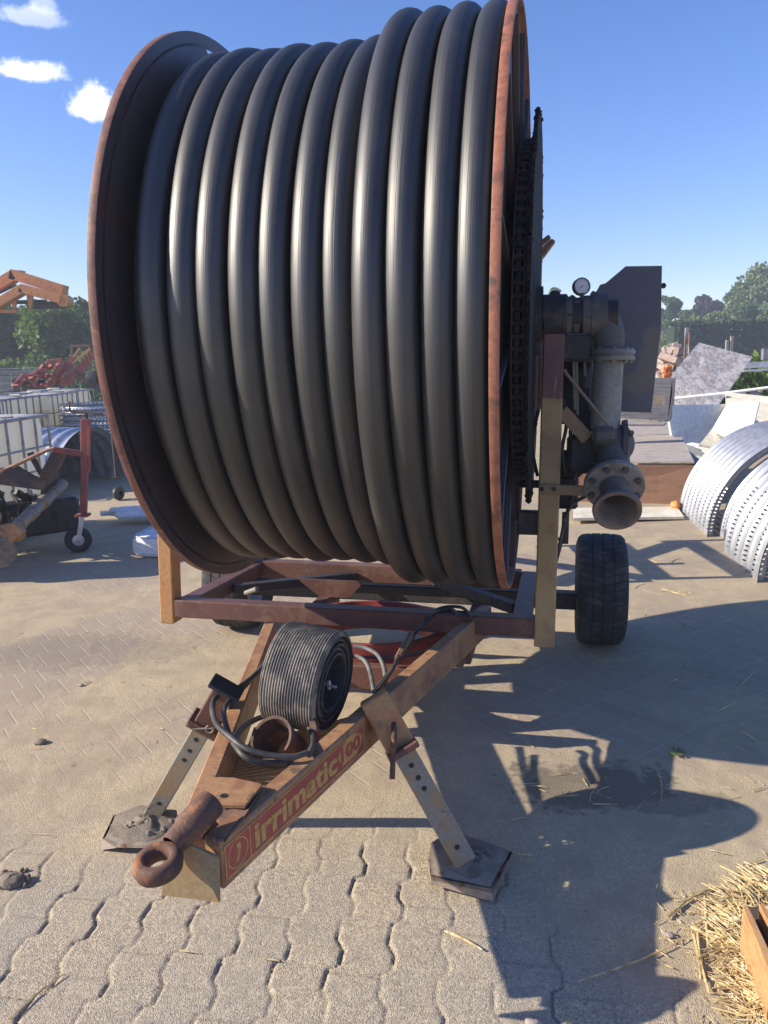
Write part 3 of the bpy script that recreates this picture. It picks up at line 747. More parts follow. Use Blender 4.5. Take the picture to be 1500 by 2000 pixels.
# right leg
rt_top, rt_ft = gz(742, 1385, .51), gz(908, 1682, .05)
lg, x, u, fd, dd = leg(rt_top, rt_ft, .072, .055, 1, 0, 0, (M_steel,), (.36, .44, .51, .89), CO - rt_top)
mb = MB(); mb.bar(rt_top - dd * .045, rt_top + dd * .135, .094, .078, CO - rt_top, .006); mb.obj('leg_sleeve', M_ochre, reel)
mb = MB(); c = rt_top + dd * .135 + fd * .03; mb.bar(c - x * .052, c + x * .052, .02, .10, fd, .004); mb.obj('sleeve_collar', M_red, reel)
mb = MB(); pc = gz(770, 1440, .45); mb.tube([pc + np.array([.0, .10, .035]), pc + np.array([0, .02, .03]), pc + np.array([0.0, 0.0, .02]), gz(766, 1522, .35)], .0085, 10); mb.obj('locking_pin', M_rust, reel)
mb = MB(); rp = [gz(*p, .045) for p in ((842, 1646), (880, 1622), (938, 1640), (1000, 1664), (962, 1738), (842, 1712), (836, 1680))]
mb.prism(rp, WZ * -.012); ctr = np.mean(rp, 0)
mb.prism([rp[5], rp[4], rp[4] - WZ * .04, rp[5] - WZ * .026], unit(ctr - (rp[4] + rp[5]) / 2) * .01)
mb.prism([rp[3], rp[4], rp[4] - WZ * .04, rp[3] - WZ * .03], unit(ctr - (rp[3] + rp[4]) / 2) * .01)
mb.prism([rp[6], rp[5], rp[5] - WZ * .03, rp[6] - WZ * .03], unit(ctr - (rp[5] + rp[6]) / 2) * .01)
M_foot = surf('dusty_rusty_foot', (.24, .185, .14), (.34, .28, .215), 9, .42, .6, rough=.85, grain=120, bump=.5, c3=(.2, .085, .04), s3=14, lo3=.58, hi3=.68)
ft = mb.obj('foot_plate', M_foot, reel)
def dirt_pile(c, r, hgt, seed, nx=26, squash=(1, 1)):
    rs = np.random.default_rng(seed); ph = rs.random(6) * 6
    def fn(a, b):
        t = a * PI2; k = b; rad = r * k * (1 + .18 * math.sin(2 * t + ph[0]) + .12 * math.sin(5 * t + ph[1]))
        z = hgt * (1 - k ** 1.6) * (1 + .35 * math.sin(3 * t + 6 * k + ph[2]) + .25 * math.sin(7 * t + 11 * k + ph[3]))
        return np.array([c[0] + rad * math.cos(t) * squash[0], c[1] + rad * math.sin(t) * squash[1], c[2] + max(z, -.004)])
    mb = MB(); mb.grid(fn, nx, 10)
    for k in range(26):
        a = rs.random() * PI2; q = rs.random() * .8; mb.ball((c[0] + r * q * math.cos(a) * squash[0], c[1] + r * q * math.sin(a) * squash[1], c[2] + hgt * (1 - q) * .8), rs.uniform(.004, .012), 7, 5, jit=.3)
    return mb
dirt_pile(rp[6] * .35 + rp[3] * .65 + WZ * .002 + np.array([-.04, -.02, 0]), .075, .020, 4).obj('dirt_on_foot', M_dirt, ft, ang=70)
# left leg
lt_top, lt_ft = gz(437, 1352, .545), gz(300, 1588, .04)
lg, x, u, fd, dd = leg(lt_top, lt_ft, .062, .05, -1, 0, 0, (M_steel,), (.335, .425, .50, .87), CO - lt_top)
mb = MB(); mb.bar(lt_top - dd * .02, lt_top + dd * .155, .074, .062, CO - lt_top, .005); mb.obj('leg_sleeve', M_red, reel)
mb = MB(); c = lt_top + dd * .15; mb.bar(c - x * .055, c + x * .055, .03, .08, fd, .004); mb.obj('sleeve_collar', M_rust, reel)
mb = MB(); c2 = lt_top - dd * .02; mb.bar(c2 - x * .055 , c2 + x * .055, .014, .07, fd, .003); mb.obj('sleeve_cap', M_dark, reel)
mb = MB(); c3 = c + fd * .045
mb.tube([c3 + x * (.012 * math.cos(t) - .02) + dd * (-.03 + .014 * math.sin(t)) for t in np.linspace(-.8, 4.0, 14)] + [c3 + x * .03 + dd * .005, c3 + x * .05 - dd * .004], .0028, 6); mb.obj('locking_pin', M_steel, reel)
mb = MB(); lp = [gz(*p, .035) for p in ((222, 1592), (275, 1572), (345, 1582), (352, 1628), (326, 1652), (226, 1650), (200, 1638))]
mb.prism(lp, WZ * -.01)
mb.prism([lp[6], lp[5], lp[5] - WZ * .012, lp[6] - WZ * .034 + np.array([-.004, -.012, 0])], np.array([.006, .008, 0])); mb.prism([lp[0], lp[6], lp[6] - WZ * .034 + np.array([-.004, -.012, 0]), lp[0] - WZ * .02], np.array([.008, .002, 0]))
fl2 = mb.obj('foot_plate', M_foot, reel)
dirt_pile(gz(290, 1612, .036), .12, .022, 9, squash=(1.0, .62)).obj('dirt_on_foot', M_dirt, fl2, ang=70)

# ---- water inlet side: pipe, riser, valve, flanged outlet, gauge, guard, gearbox, lines
def mq(px, py, y=0.0): q = mp(px, py, 1, y); return m2w(*q)
S_ = 3.25 / F_PX            # metres per photo pixel at the pump side
mb = MB()
p0 = mq(1085, 622, .02); p1 = mq(1190, 618, .02)
mb.tube([p0, p1], .068, 28)
ax = unit(p1 - p0)
for px, r, w in ((1108, .082, .018), (1126, .078, .012), (1148, .086, .02), (1170, .09, .03)):
    c = mq(px, 620, .02); mb.lathe(c - ax * w, ax, [(0, .05), (0, r), (2 * w, r), (2 * w, .05)], 28)
for px, py in ((1075, 597), (1095, 592), (1118, 586), (1132, 590), (1150, 586), (1160, 578), (1082, 640), (1120, 655)):
    mb.ball(mq(px, py, .0), .018, 7, 5, jit=.25)
mb.obj('inlet_pipe', M_cast, reel)
# elbow from the inlet down into the riser
mb = MB(); e0 = mq(1165, 612, .03); e1 = mq(1188, 640, .0); e2 = mq(1188, 700, .0)
pts = []
for t in np.linspace(0, 1, 12): pts.append((1 - t) ** 2 * mq(1150, 618, .02) + 2 * t * (1 - t) * mq(1190, 612, .01) + t * t * mq(1189, 690, .0))
mb.tube(pts, [.074 - .012 * t for t in np.linspace(0, 1, 12)], 24)
for dx in (-.062, .062):     # cast fins either side
    c = mq(1187, 690, -.02); mb.prism([c + MX * dx * 1.25 + MZ * .0, c + MX * dx * .55, c + MX * dx * .55 + MZ * .12, c + MX * dx * .8 + MZ * .09], MY * .012)
c = mq(1187, 690, -.06); mb.prism([c - MX * .004, c - MX * .004 + MY * .05 + MZ * .11, c - MX * .004 + MY * .06], MX * .008)
mb.obj('elbow', M_cast, reel)
mb = MB(); rt, rb = mq(1189, 690, 0), mq(1181, 838, 0); dz = unit(rb - rt)
mb.tube([rt, rb], .0595, 36); mb.obj('riser_pipe', M_pipe, reel)
mb = MB(); f0 = mq(1196, 683, 0)
mb.lathe(f0, dz, [(0, .04), (0, .086), (.004, .0885), (.017, .0885), (.020, .083), (.024, .083), (.027, .0885), (.040, .0885), (.044, .086), (.044, .04)], 44)
for k in range(8):
    a = PI2 * (k + .3) / 8; xx, yy, _ = frame_of(dz); c = f0 + .070 * (math.cos(a) * xx + math.sin(a) * yy) - dz * .008; mb.lathe(c, dz, [(0, .0), (0, .010), (.06, .010), (.06, .0)], 6)
mb.obj('pipe_flange', M_pipe, reel)
mb = MB(); vb = mq(1196, 868, .02)
mb.ball(vb, .088, 26, 16, (1.0, 1.0, .95))
mb.lathe(vb + MX * .035, MX, [(0, .06), (0, .098), (.018, .102), (.018, .06)], 36)
mb.lathe(mq(1185, 905, .02), MZ, [(0, .06), (0, .085), (.012, .085), (.012, .06)], 32)
mb.tube([mq(1196, 868, .0), mq(1198, 925, -.06)], .066, 24)
mb.obox(mq(1180, 850, -.06), (MX, MY, MZ), (.10, .05, .07), .02)
mb.cyl(mq(1219, 835, -.02), mq(1222, 822, -.02), .010, 10); mb.ball(mq(1233, 846, -.02), .012, 8, 6)
mb.tube([mq(1214, 832, -.03), mq(1226, 838, -.03), mq(1234, 850, -.03)], .006, 8)
mb.obj('valve_body', M_cast, reel)
ao = unit(-MY * .86 - MZ * .50 + MX * .03); fo = mq(1200, 953, -.13)
M_flg = surf('pale_cast_flange', (.29, .265, .225), (.2, .17, .135), 12, .46, .62, rough=.6, grain=90, c3=(.14, .1, .07), s3=20, lo3=.6, hi3=.68)
mb = MB(); mb.lathe(fo, ao, [(-.030, .05), (-.030, .112), (-.026, .1165), (-.006, .1165), (-.002, .113), (-.002, .05)], 56); of = mb.obj('outlet_flange', M_flg, reel)
xx, yy, _ = frame_of(ao)
for k in range(8):
    mb = MB(); a = PI2 * (k + .5) / 8; c = fo + .093 * (math.cos(a) * xx + math.sin(a) * yy); mb.lathe(c - ao * .004, ao, [(0, .0155), (.004, .0155), (.005, .013), (.014, .013), (.014, .0)], 6); mb.obj('flange_bolt', M_cast, of)
mb = MB(); mb.lathe(fo, ao, [(-.004, .060), (.002, .056), (.05, .0535), (.085, .055), (.105, .070), (.125, .088), (.136, .0915), (.150, .0900), (.152, .083), (.147, .073), (.115, .064), (.08, .046), (-.02, .044), (-.02, .0)], 48)
mb.obj('outlet_nozzle', surf('rusty_grey_nozzle', (.16, .14, .125), (.23, .16, .11), 16, .48, .6, rough=.65, grain=110, bump=.3), of, ang=50)
# pressure gauge
mb = MB(); gc = mq(1137, 559, -.02); gd = unit(CO + np.array([.4, -.5, 0]) - gc)
gd = unit(-MY * .93 + MX * .30 + MZ * .05)
mb.lathe(gc - gd * .02, gd, [(-.012, .0), (-.012, .030), (0, .0345), (.020, .0345), (.022, .033), (.022, .030), (.018, .030)], 36)
mb.cyl(mq(1137, 572, -.02), mq(1136, 592, -.01), .0085, 10); gg = mb.obj('pressure_gauge', M_cast, reel)
mb = MB(); mb.lathe(gc - gd * .0015, gd, [(0, .0302), (.0004, .0001)], 36); dl = mb.obj('dial', M_dial, gg)
mb = MB(); gx, gy, _ = frame_of(gd); c0 = gc - gd * .0006
mb.bar(c0, c0 - gx * .014 - gy * .014, .0014, .0008, gd, 0); mb.lathe(c0, gd, [(0, .003), (.0012, .003), (.0012, .0)], 12)
for k in range(11):
    a = R_(-30 + 24 * k); e = gx * math.cos(a) + gy * math.sin(a); mb.bar(c0 + e * .023, c0 + e * .0285, .0011, .0006, gd, 0)
mb.obj('dial_markings', M_black, gg)
# belt guard: folded dark sheet with flaking ochre
def gp_(px, py): return mq(px, py, .26)
gpoly = [gp_(*p) for p in ((1222, 520), (1293, 519), (1291, 640), (1272, 806), (1209, 804), (1205, 720), (1165, 700), (1163, 572), (1172, 556), (1183, 553))]
def guard_mat():
    m, n, b = new_mat('flaking_guard_paint')
    o = n.new('ShaderNodeTexCoord').outputs['Object']
    inv = np.linalg.inv(np.array(ROOT_M[reel.name]))
    q = lambda px, py: (inv @ np.array([*gp_(px, py), 1]))[:3]
    nz = n.noise(o, 13, 5, .6); nz2 = n.noise(o, 5, 6, .62)
    def blob(px, py, r):
        d = n.vmath('DISTANCE', o, tuple(q(px, py))); return n.math('ADD', n.math('DIVIDE', d, r), n.math('MULTIPLY', n.math('SUBTRACT', nz, .5), 1.1))
    d = blob(1278, 660, .05)
    for a in ((1272, 690, .045), (1266, 715, .045), (1268, 738, .045), (1248, 746, .05), (1232, 744, .035)): d = n.math('MINIMUM', d, blob(*a))
    k = n.ramp(d, 1.02, .92)
    col = n.mix(n.ramp(nz2, .42, .66), (0.10, 0.095, 0.11), (0.125, .11, .115))
    col = n.mix(k, col, n.mix(nz2, (.145, .115, .095), (.18, .145, .115)))
    n.link(col, b.inputs['Base Color']); b.inputs['Roughness'].default_value = .45
    return m
mb = MB(); mb.prism(gpoly, MY * .10); mb.obj('belt_guard', guard_mat(), reel, smooth=False)
mb = MB(); mb.ball(mq(1296, 558, .27), .012, 8, 6); mb.obj('guard_bolt', M_dark, reel)
# gearbox, bracket arm, rods and lines between the post and the riser
mb = MB()
mb.obox(mq(1123, 682, .06), (MX, MY, MZ), (.13, .20, .11), .012)
mb.obox(mq(1135, 740, .12), (MX, MY, MZ), (.07, .10, .12), .02)
mb.lathe(mq(1147, 822, .14), MY, [(0, .0), (0, .05), (.12, .05), (.12, 0)], 24)
mb.obox(mq(1140, 885, .10), (MX, MY, MZ), (.14, .18, .16), .02)
mb.obox(mq(1115, 905, .12), (MX, MY, MZ), (.10, .12, .11), .015)
mb.obox(mq(1118, 760, .20), (MX, MY, MZ), (.16, .05, .30), .01)
mb.obox(mq(1108, 960, .14), (MX, MY, MZ), (.09, .10, .14), .01)
for k in range(9): mb.ball(mq(1150 + random.uniform(-25, 25), 870 + random.uniform(-50, 45), .04), random.uniform(.014, .03), 9, 6, jit=.15)
mb.obj('gearbox', M_dark, reel)
mb = MB(); mb.obox(mq(1120, 668, -.02), (MX, MY, MZ), (.11, .03, .07), .004); mb.obj('bracket_plate', surf('blue_grey_bracket', (.06, .065, .085), (.12, .07, .05), 6, .5, .6), reel)
mb = MB(); mb.bar(mq(1097, 802, .0), mq(1148, 858, -.02), .055, .012, -MY, .004); mb.obj('bracket_arm', M_olive, reel)
mb = MB(); mb.bar(mq(1052, 955, -.055), mq(1152, 959, -.055), .012, .042, MZ, .003); tb = mb.obj('tie_bar', M_olive, reel)
for px in (1058, 1082): mb = MB(); mb.lathe(mq(px, 955, -.062), -MY, [(0, .0), (0, .010), (.008, .010), (.008, .0)], 6); mb.obj('tie_bolt', M_dark, tb)
mb = MB(); mb.tube([mq(1103, 722, -.04), mq(1106, 730, -.045), mq(1190, 832, -.06)], .0065, 8); mb.obj('control_rod', M_steel, reel)
mb = MB()
for path in (((1120, 705), (1123, 800)), ((1126, 705), (1128, 810)), ((1142, 705), (1143, 735))): mb.tube([mq(*p, .02) for p in path], .006, 8)
mb.obj('steel_line', M_steel, reel)
def smoothpath(P, n=8):
    P = [np.asarray(p, float) for p in P]; out = []
    for i in range(len(P) - 1):
        a = P[max(i - 1, 0)]; b = P[i]; c = P[i + 1]; d = P[min(i + 2, len(P) - 1)]
        for k in range(n):
            t = k / n; out.append(.5 * ((2 * b) + (c - a) * t + (2 * a - 5 * b + 4 * c - d) * t * t + (3 * b - a - 3 * c + d) * t ** 3))
    out.append(P[-1]); return out
def lines(name, paths, r, mat=M_rubber, parent=None):
    mb = MB()
    for p in paths: mb.tube(smoothpath(p), r, 10)
    return mb.obj(name, mat, parent or reel, ang=60)
lines('hydraulic_hose', [[mq(x, y, .05) for x, y in ((1146, 968), (1118, 985), (1105, 1010), (1098, 1040), (1088, 1090))], [mq(x, y, .08) for x, y in ((1122, 960), (1108, 1000), (1096, 1060), (1085, 1100))],
                         [mq(x, y, .02) for x, y in ((1100, 780), (1106, 830), (1098, 880), (1106, 930))], [mq(x, y, .03) for x, y in ((1122, 800), (1114, 850), (1128, 890), (1120, 940))],
                         [mq(x, y, .05) for x, y in ((1052, 800), (1043, 840), (1040, 880), (1050, 930))]], .0075)
mb = MB(); mb.bar(mq(1105, 1000, .06), mq(1103, 1062, .06), .03, .02, MY); mb.bar(mq(1088, 1052, .06), mq(1106, 1055, .06), .014, .012, MZ); mb.obj('valve_lever', M_dark, reel)
for a_, sz in (((1034, 1020, .0), (.10, .06, .10)), ((1036, 945, .02), (.09, .05, .03)), ((1038, 640, .0), (.09, .13, .22))): mb = MB(); mb.obox(mq(*a_), (MX, MY, MZ), sz, .006); mb.obj('pinion_housing', M_dark, reel)
# rear strut, far bracket and boom stub behind the chain wheel
mb = MB(); mb.bar(mq(1050, 650, .55), mq(1046, 800, .55), .055, .05, MY, .004); mb.bar(mq(1000, 718, .60), mq(1100, 718, .60), .05, .045, MZ, .004); mb.obj('rear_strut', M_rim, reel)
mb = MB(); mb.prism([mq(1050, 490, .5), mq(1078, 466, .5), mq(1084, 470, .5), mq(1062, 500, .5), mq(1052, 505, .5)], MY * .06); mb.bar(mq(1046, 505, .5), mq(1060, 505, .5), .05, .03, MZ); mb.bar(mq(1052, 480, .56), mq(1074, 463, .56), .05, .02, MZ); mb.obj('spool_guide', M_draw, reel)
# small fittings on the frame
mb = MB(); mb.tube([m2w(-.49, -.03, ZB - .03), m2w(-.49, -.03, ZB - .105)], .008, 8); mb.obj('frame_pin', M_steel, reel)
mb = MB(); mb.tube([mq(480, 1158, .25), mq(502, 1150, .2)], .012, 10); mb.obj('frame_pin', M_steel, reel)
zc = .43
# cables running down from the cross beam to the drawbar
lines('hydraulic_line', [[m2w(.45, -.06, ZB + .05), gz(900, 1186, .50), gz(855, 1190, .49), gz(820, 1225, .47), gz(795, 1262, .455), gz(770, 1300, .445), gz(735, 1345, .43)],
                         [m2w(.40, -.07, ZB + .05), gz(880, 1190, .50), gz(845, 1203, .49), gz(808, 1240, .47), gz(783, 1272, .455), gz(765, 1310, .445), gz(730, 1360, .43)]], .0075)
lines('copper_line', [[gz(808, 1236, .472), gz(780, 1282, .455)], [gz(800, 1236, .472), gz(774, 1286, .455)]], .0085, surf('dusty_tan_line', (.34, .23, .13), (.2, .13, .08), 9, .5, .6))
lines('grey_conduit', [[gz(690, 1262, .47), gz(715, 1266, .465), gz(738, 1280, .455), gz(750, 1305, .43), gz(755, 1350, .42)], [gz(695, 1280, .46), gz(712, 1290, .45), gz(722, 1310, .43), gz(730, 1350, .42)]], .0085, surf('grey_conduit_rubber', (.17, .17, .165), (.1, .1, .1), 9, .5, .6))
# loops of hose lying over the left beam and the tray
hz_ = .555
lines('brake_hose', [[gz(560, 1270, .50), gz(530, 1288, .51), gz(490, 1325, .52), gz(450, 1352, .53), gz(422, 1362, .545), gz(415, 1385, .56), gz(424, 1415, .57), gz(450, 1440, .57), gz(478, 1460, .56), gz(520, 1474, .545), gz(570, 1478, .535), gz(600, 1470, .535)],
                     [gz(604, 1474, .53), gz(612, 1440, .50), gz(590, 1405, .47), gz(545, 1392, .47), gz(490, 1410, .50), gz(462, 1440, .54), gz(470, 1470, .54), gz(505, 1488, .52), gz(560, 1490, .505)],
                     [gz(550, 1262, .49), gz(520, 1292, .50), gz(480, 1338, .515), gz(452, 1365, .53), gz(437, 1390, .545), gz(446, 1430, .545), gz(466, 1464, .53), gz(494, 1486, .51), gz(540, 1496, .49), gz(600, 1484, .49)]], .0088, surf('dusty_brake_hose', (.04, .039, .039), (.09, .08, .07), 8, .5, .66, rough=.5))
# small red roof-like sliver on the left flange foot
# ================================================================== things lying on the drawbar
mb = MB(); rcen = gz(602, 1322, .582); rax = unit(np.array([.94, -.32, -.11])); rr_, rw = .174, .190
yy, zz, _ = frame_of(rax)
# flattened outline: slightly squashed coil resting on the tray
nrib = 21; prof = []
for i in range(nrib * 6 + 1):
    u = i / (nrib * 6); s = (u - .5) * rw; rib = .0045 * (abs(math.sin(math.pi * nrib * u)) ** .6); e = min(u, 1 - u)
    drop = .014 * max(0, 1 - e / .05) ** 2
    prof.append((s, rr_ - .006 + rib - drop))
def roll_pt(a, s, r):
    k = 1 + .035 * math.cos(2 * a + .6) + .02 * math.sin(3 * a)
    e = math.cos(a) * np.array([rax[1], -rax[0], 0]) / np.hypot(rax[0], rax[1]) + math.sin(a) * unit(np.cross(rax, np.array([rax[1], -rax[0], 0])))
    return rcen + rax * s + e * r * k
na = 96; o = mb.add([roll_pt(PI2 * i / na, p[0], p[1]) for i in range(na) for p in prof]); mlen = len(prof)
for i in range(na):
    j = (i + 1) % na
    for q in range(mlen - 1): mb.face([o + i * mlen + q, o + j * mlen + q, o + j * mlen + q + 1, o + i * mlen + q + 1])
roll_t = thing('flat_hose_roll', 'thick roll of dusty ribbed grey flat hose lying on the drawbar tray', 'hose roll', (rcen[0], rcen[1], rcen[2] - rr_))
mb.obj('ribbed_wrap', M_rib, roll_t, ang=60)
# rolled layers seen at both ends (spiral edge), open core
mb = MB()
for sgn in (-1, 1):
    for k in range(5):
        r1 = rr_ - .010 - .0155 * k; r0 = r1 - .013
        L_ = [(sgn * (rw / 2 - .004 - .004 * (k % 2)), r) for r in (r1, r0)]
        pts = []
        for i in range(64):
            a = PI2 * i / 64
            pts += [roll_pt(a, sgn * (rw / 2 - .022), r1), roll_pt(a, sgn * (rw / 2 - .002 - .006 * (k % 2)), r1 - .002), roll_pt(a, sgn * (rw / 2 - .002 - .006 * (k % 2)), r0 + .002), roll_pt(a, sgn * (rw / 2 - .022), r0)]
        o = mb.add(pts)
        for i in range(64):
            j = (i + 1) % 64
            for q in range(3): mb.face([o + 4 * i + q, o + 4 * j + q, o + 4 * j + q + 1, o + 4 * i + q + 1])
# core tube
o = mb.add([roll_pt(PI2 * i / 48, s, rr_ - .088) for i in range(48) for s in (-rw / 2 + .02, rw / 2 - .02)])
for i in range(48): j = (i + 1) % 48; mb.face([o + 2 * i, o + 2 * j, o + 2 * j + 1, o + 2 * i + 1])
mb.face([o + 2 * i for i in range(48)])
mb.obj('rolled_layers', surf('dark_rolled_rubber', (.045, .044, .044), (.10, .09, .08), 10, .5, .66, rough=.7), roll_t, ang=40)
mb = MB(); cc = gz(660, 1326, .60)
mb.tube([rcen + rax * .02 + np.array([0, -.02, .0]), rcen + rax * .10 + np.array([0, -.03, .0])], .0045, 8); mb.bar(rcen + rax * .075 + np.array([0, -.026, -.016]), rcen + rax * .075 + np.array([0, -.026, .016]), .010, .012, rax); mb.obj('core_bolt', M_galv, roll_t)

cp_t = gz(528, 1446, .50); ca = unit(np.array([-.36, -.62, .70]))
cp_t = cp_t + np.array([.01, .03, -.02])
coup = thing('pipe_coupling', 'rusty brown round pipe coupling lying on the tray inside the black hose loops', 'pipe coupling', (cp_t[0], cp_t[1], .42))
mb = MB(); mb.lathe(cp_t, ca, [(-.10, .046), (-.10, .058), (-.03, .060), (.0, .066), (.025, .071), (.03, .069), (.028, .060), (.0, .052), (-.10, .046)], 44); mb.obj('coupling_body', M_rust, coup, ang=50)
mb = MB(); rc2 = cp_t - ca * .03 + np.array([.03, .03, .012]); mb.lathe(rc2, unit(np.array([-.30, -.70, .66])), [(-.011, .070), (-.011, .088), (.0, .093), (.011, .088), (.011, .070)], 44, closed_prof=True)
mb.obj('clamp_ring', M_rust, coup, ang=50)
mb = MB(); mb.bar(cp_t + np.array([-.09, .02, -.05]), cp_t + np.array([-.06, .03, .03]), .02, .012); mb.obj('clamp_lever', M_rust, coup)

# ================================================================== LEFT SIDE OF THE YARD
def mesh_np(name, V, F, mat, parent=None, origin=None, smooth=False):
    V = np.asarray(V, float)
    if parent is not None:
        M = ROOT_M[parent.name]; inv = np.linalg.inv(np.array(M)); V = V @ inv[:3, :3].T + inv[:3, 3]
    else: V = V - np.asarray(origin); M = Matrix.Translation(Vector([float(q) for q in origin]))
    F = np.asarray(F, np.int32); me = bpy.data.meshes.new(name)
    me.vertices.add(len(V)); me.vertices.foreach_set('co', V.ravel())
    me.loops.add(F.size); me.loops.foreach_set('vertex_index', F.ravel())
    me.polygons.add(len(F)); me.polygons.foreach_set('loop_start', np.arange(0, F.size, F.shape[1], dtype=np.int32)); me.polygons.foreach_set('loop_total', np.full(len(F), F.shape[1], np.int32))
    me.update(calc_edges=True); me.materials.append(mat)
    ob = bpy.data.objects.new(name, me); COL.objects.link(ob)
    if parent is not None: ob.parent = parent
    else: ob.location = [float(q) for q in origin]
    ROOT_M[ob.name] = M
    return ob
def leaf_mat(name, c1, c2, trans=.25):
    m, n, b = new_mat(name)
    oi = n.new('ShaderNodeTexCoord').outputs['Object']; nz = n.noise(oi, .55, 4, .6); nf = n.noise(oi, 7, 2, .6)
    n.link(n.mix(n.ramp(n.math('ADD', n.math('MULTIPLY', nz, .6), n.math('MULTIPLY', nf, .4)), .38, .62), c1, c2), b.inputs['Base Color'])
    b.inputs['Roughness'].default_value = .6; b.inputs['Specular IOR Level'].default_value = .25
    tr = n.new('ShaderNodeBsdfTranslucent'); tr.inputs[0].default_value = (c2[0] * 1.2, c2[1] * 1.5, c2[2] * .6, 1)
    mx = n.new('ShaderNodeMixShader'); mx.inputs[0].default_value = trans; out = m.node_tree.nodes['Material Output']
    n.link(b.outputs[0], mx.inputs[1]); n.link(tr.outputs[0], mx.inputs[2]); n.link(mx.outputs[0], out.inputs[0])
    return m
L_dark = leaf_mat('leaves_dark_green', (0.030, 0.055, 0.02), (0.08, 0.12, 0.042))
L_mid = leaf_mat('leaves_mid_green', (0.06, 0.105, 0.03), (0.14, 0.20, 0.06))
L_lite = leaf_mat('leaves_light_green', (0.09, 0.14, 0.035), (0.19, 0.25, 0.07))
L_purp = leaf_mat('leaves_copper_beech', (0.035, 0.03, 0.035), (0.07, 0.05, 0.05))
L_pale = leaf_mat('leaves_pale_grey_green', (0.09, 0.125, 0.055), (0.20, 0.24, 0.11))
M_bark = surf('tree_bark', (.10, .075, .055), (.16, .13, .1), 5, rough=.9)
def leaves(centers, radii, n, size, rs, squash=.8):
    """leaf quads spread through a set of clumps"""
    centers = np.asarray(centers); radii = np.asarray(radii)
    k = rs.choice(len(centers), n, p=radii ** 2 / (radii ** 2).sum())
    d = rs.normal(size=(n, 3)); d /= np.linalg.norm(d, axis=1)[:, None]
    rad = radii[k] * rs.random(n) ** .28
    P = centers[k] + d * rad[:, None] * np.array([1, 1, squash])
    a = rs.normal(size=(n, 3)); a /= np.linalg.norm(a, axis=1)[:, None]; b = np.cross(a, rs.normal(size=(n, 3))); b /= np.linalg.norm(b, axis=1)[:, None]
    s = size * (.5 + rs.random(n))[:, None]; a = a * s; b = b * s * .62
    V = np.stack([P - a, P + b, P + a, P - b], 1).reshape(-1, 3); F = np.arange(4 * n).reshape(n, 4)
    return V, F
def tree(name, label, base, h, w, mat, n=5000, leaf=.16, seed=0, trunk=.25, clumps=26, group=None, low=.25, cat='tree'):
    rs = np.random.default_rng(seed); base = np.asarray(base, float)
    t = thing(name, label, cat, base, None, group)
    mb = MB(); top = base + np.array([0, 0, h * .62]); lean = rs.normal(size=2) * h * .02
    path = [base, base + np.array([lean[0], lean[1], h * .3]), top + np.array([lean[0] * 2, lean[1] * 2, 0])]
    mb.tube(path, [trunk, trunk * .75, trunk * .3], 8)
    C = []; Rd = []
    for i in range(clumps):
        u = rs.random(); z = low + (1 - low) * u; prof = math.sin(math.pi * min(1, .18 + .80 * u)) ** .7
        a = rs.random() * PI2; q = math.sqrt(rs.random()) * w / 2 * prof * .85; c = base + np.array([q * math.cos(a), q * math.sin(a), h * (z - .07)]); C.append(c); Rd.append(w * rs.uniform(.11, .21))
        if i % 3 == 0: mb.tube([base + np.array([0, 0, h * .25 + .3 * h * u]), (base + c) / 2 + np.array([0, 0, h * .25]), c], [trunk * .35, trunk * .2, .02], 5)
    mb.obj('trunk', M_bark, t)
    V, F = leaves(C, Rd, n, leaf, rs); mesh_np('crown', V, F, mat, t)
    return t

# trees and bushes behind the left of the yard
tree('bushy_tree', 'grey-green bushy tree behind the red farm machine on the left', at(118, 690, 34) * [1, 1, 0], 4.6, 4.4, L_mid, 9000, .13, 1, low=.05, clumps=34, group=None)
tree('dark_tree', 'dark shaded tree below the orange boom at the far left', at(28, 690, 36) * [1, 1, 0], 4.2, 4.4, L_dark, 8000, .14, 2, low=.04, clumps=36)
tree('dark_tree', 'dark tree whose top shows between the orange boom and the reel rim', at(172, 690, 38) * [1, 1, 0], 5.0, 4.2, L_dark, 7000, .14, 3, low=.04, clumps=32)
tree('dark_tree', 'dark tree cut off by the left edge, beyond the tractor wheel', at(-45, 690, 35) * [1, 1, 0], 4.4, 4.8, L_dark, 6000, .15, 4, low=.04, clumps=32)
tree('yellow_green_bush', 'yellow-green bush above the green fence beside the reel rim', at(150, 690, 29) * [1, 1, 0], 1.9, 3.4, L_lite, 3500, .08, 5, low=.05, trunk=.06, cat='bush')
tree('yellow_green_bush', 'low yellow-green bush directly behind the green fence', at(100, 690, 29.6) * [1, 1, 0], 1.3, 2.6, L_lite, 2200, .08, 6, low=.05, trunk=.06, cat='bush')
# green wire fence
fe = thing('wire_fence', 'low green wire mesh fence in front of the left trees', 'fence', at(110, 700, 27) * [1, 1, 0])
mb = MB(); a, b = at(58, 700, 27) * [1, 1, 0], at(186, 700, 27) * [1, 1, 0]
for k in range(9): p = a + (b - a) * k / 8; mb.bar(p, p + WZ * 1.75, .05, .05)
mb.obj('fence_post', plain('fence_green', (.06, .17, .12)), fe)
mb = MB()
for k in range(60): p = a + (b - a) * k / 59; mb.bar(p + WZ * .1, p + WZ * 1.7, .012, .012, ch=0)
for k in range(9): mb.bar(a + WZ * (.1 + .2 * k), b + WZ * (.1 + .2 * k), .012, .014, ch=0)
mb.obj('mesh_panel', plain('fence_mesh_green', (.12, .26, .2)), fe)
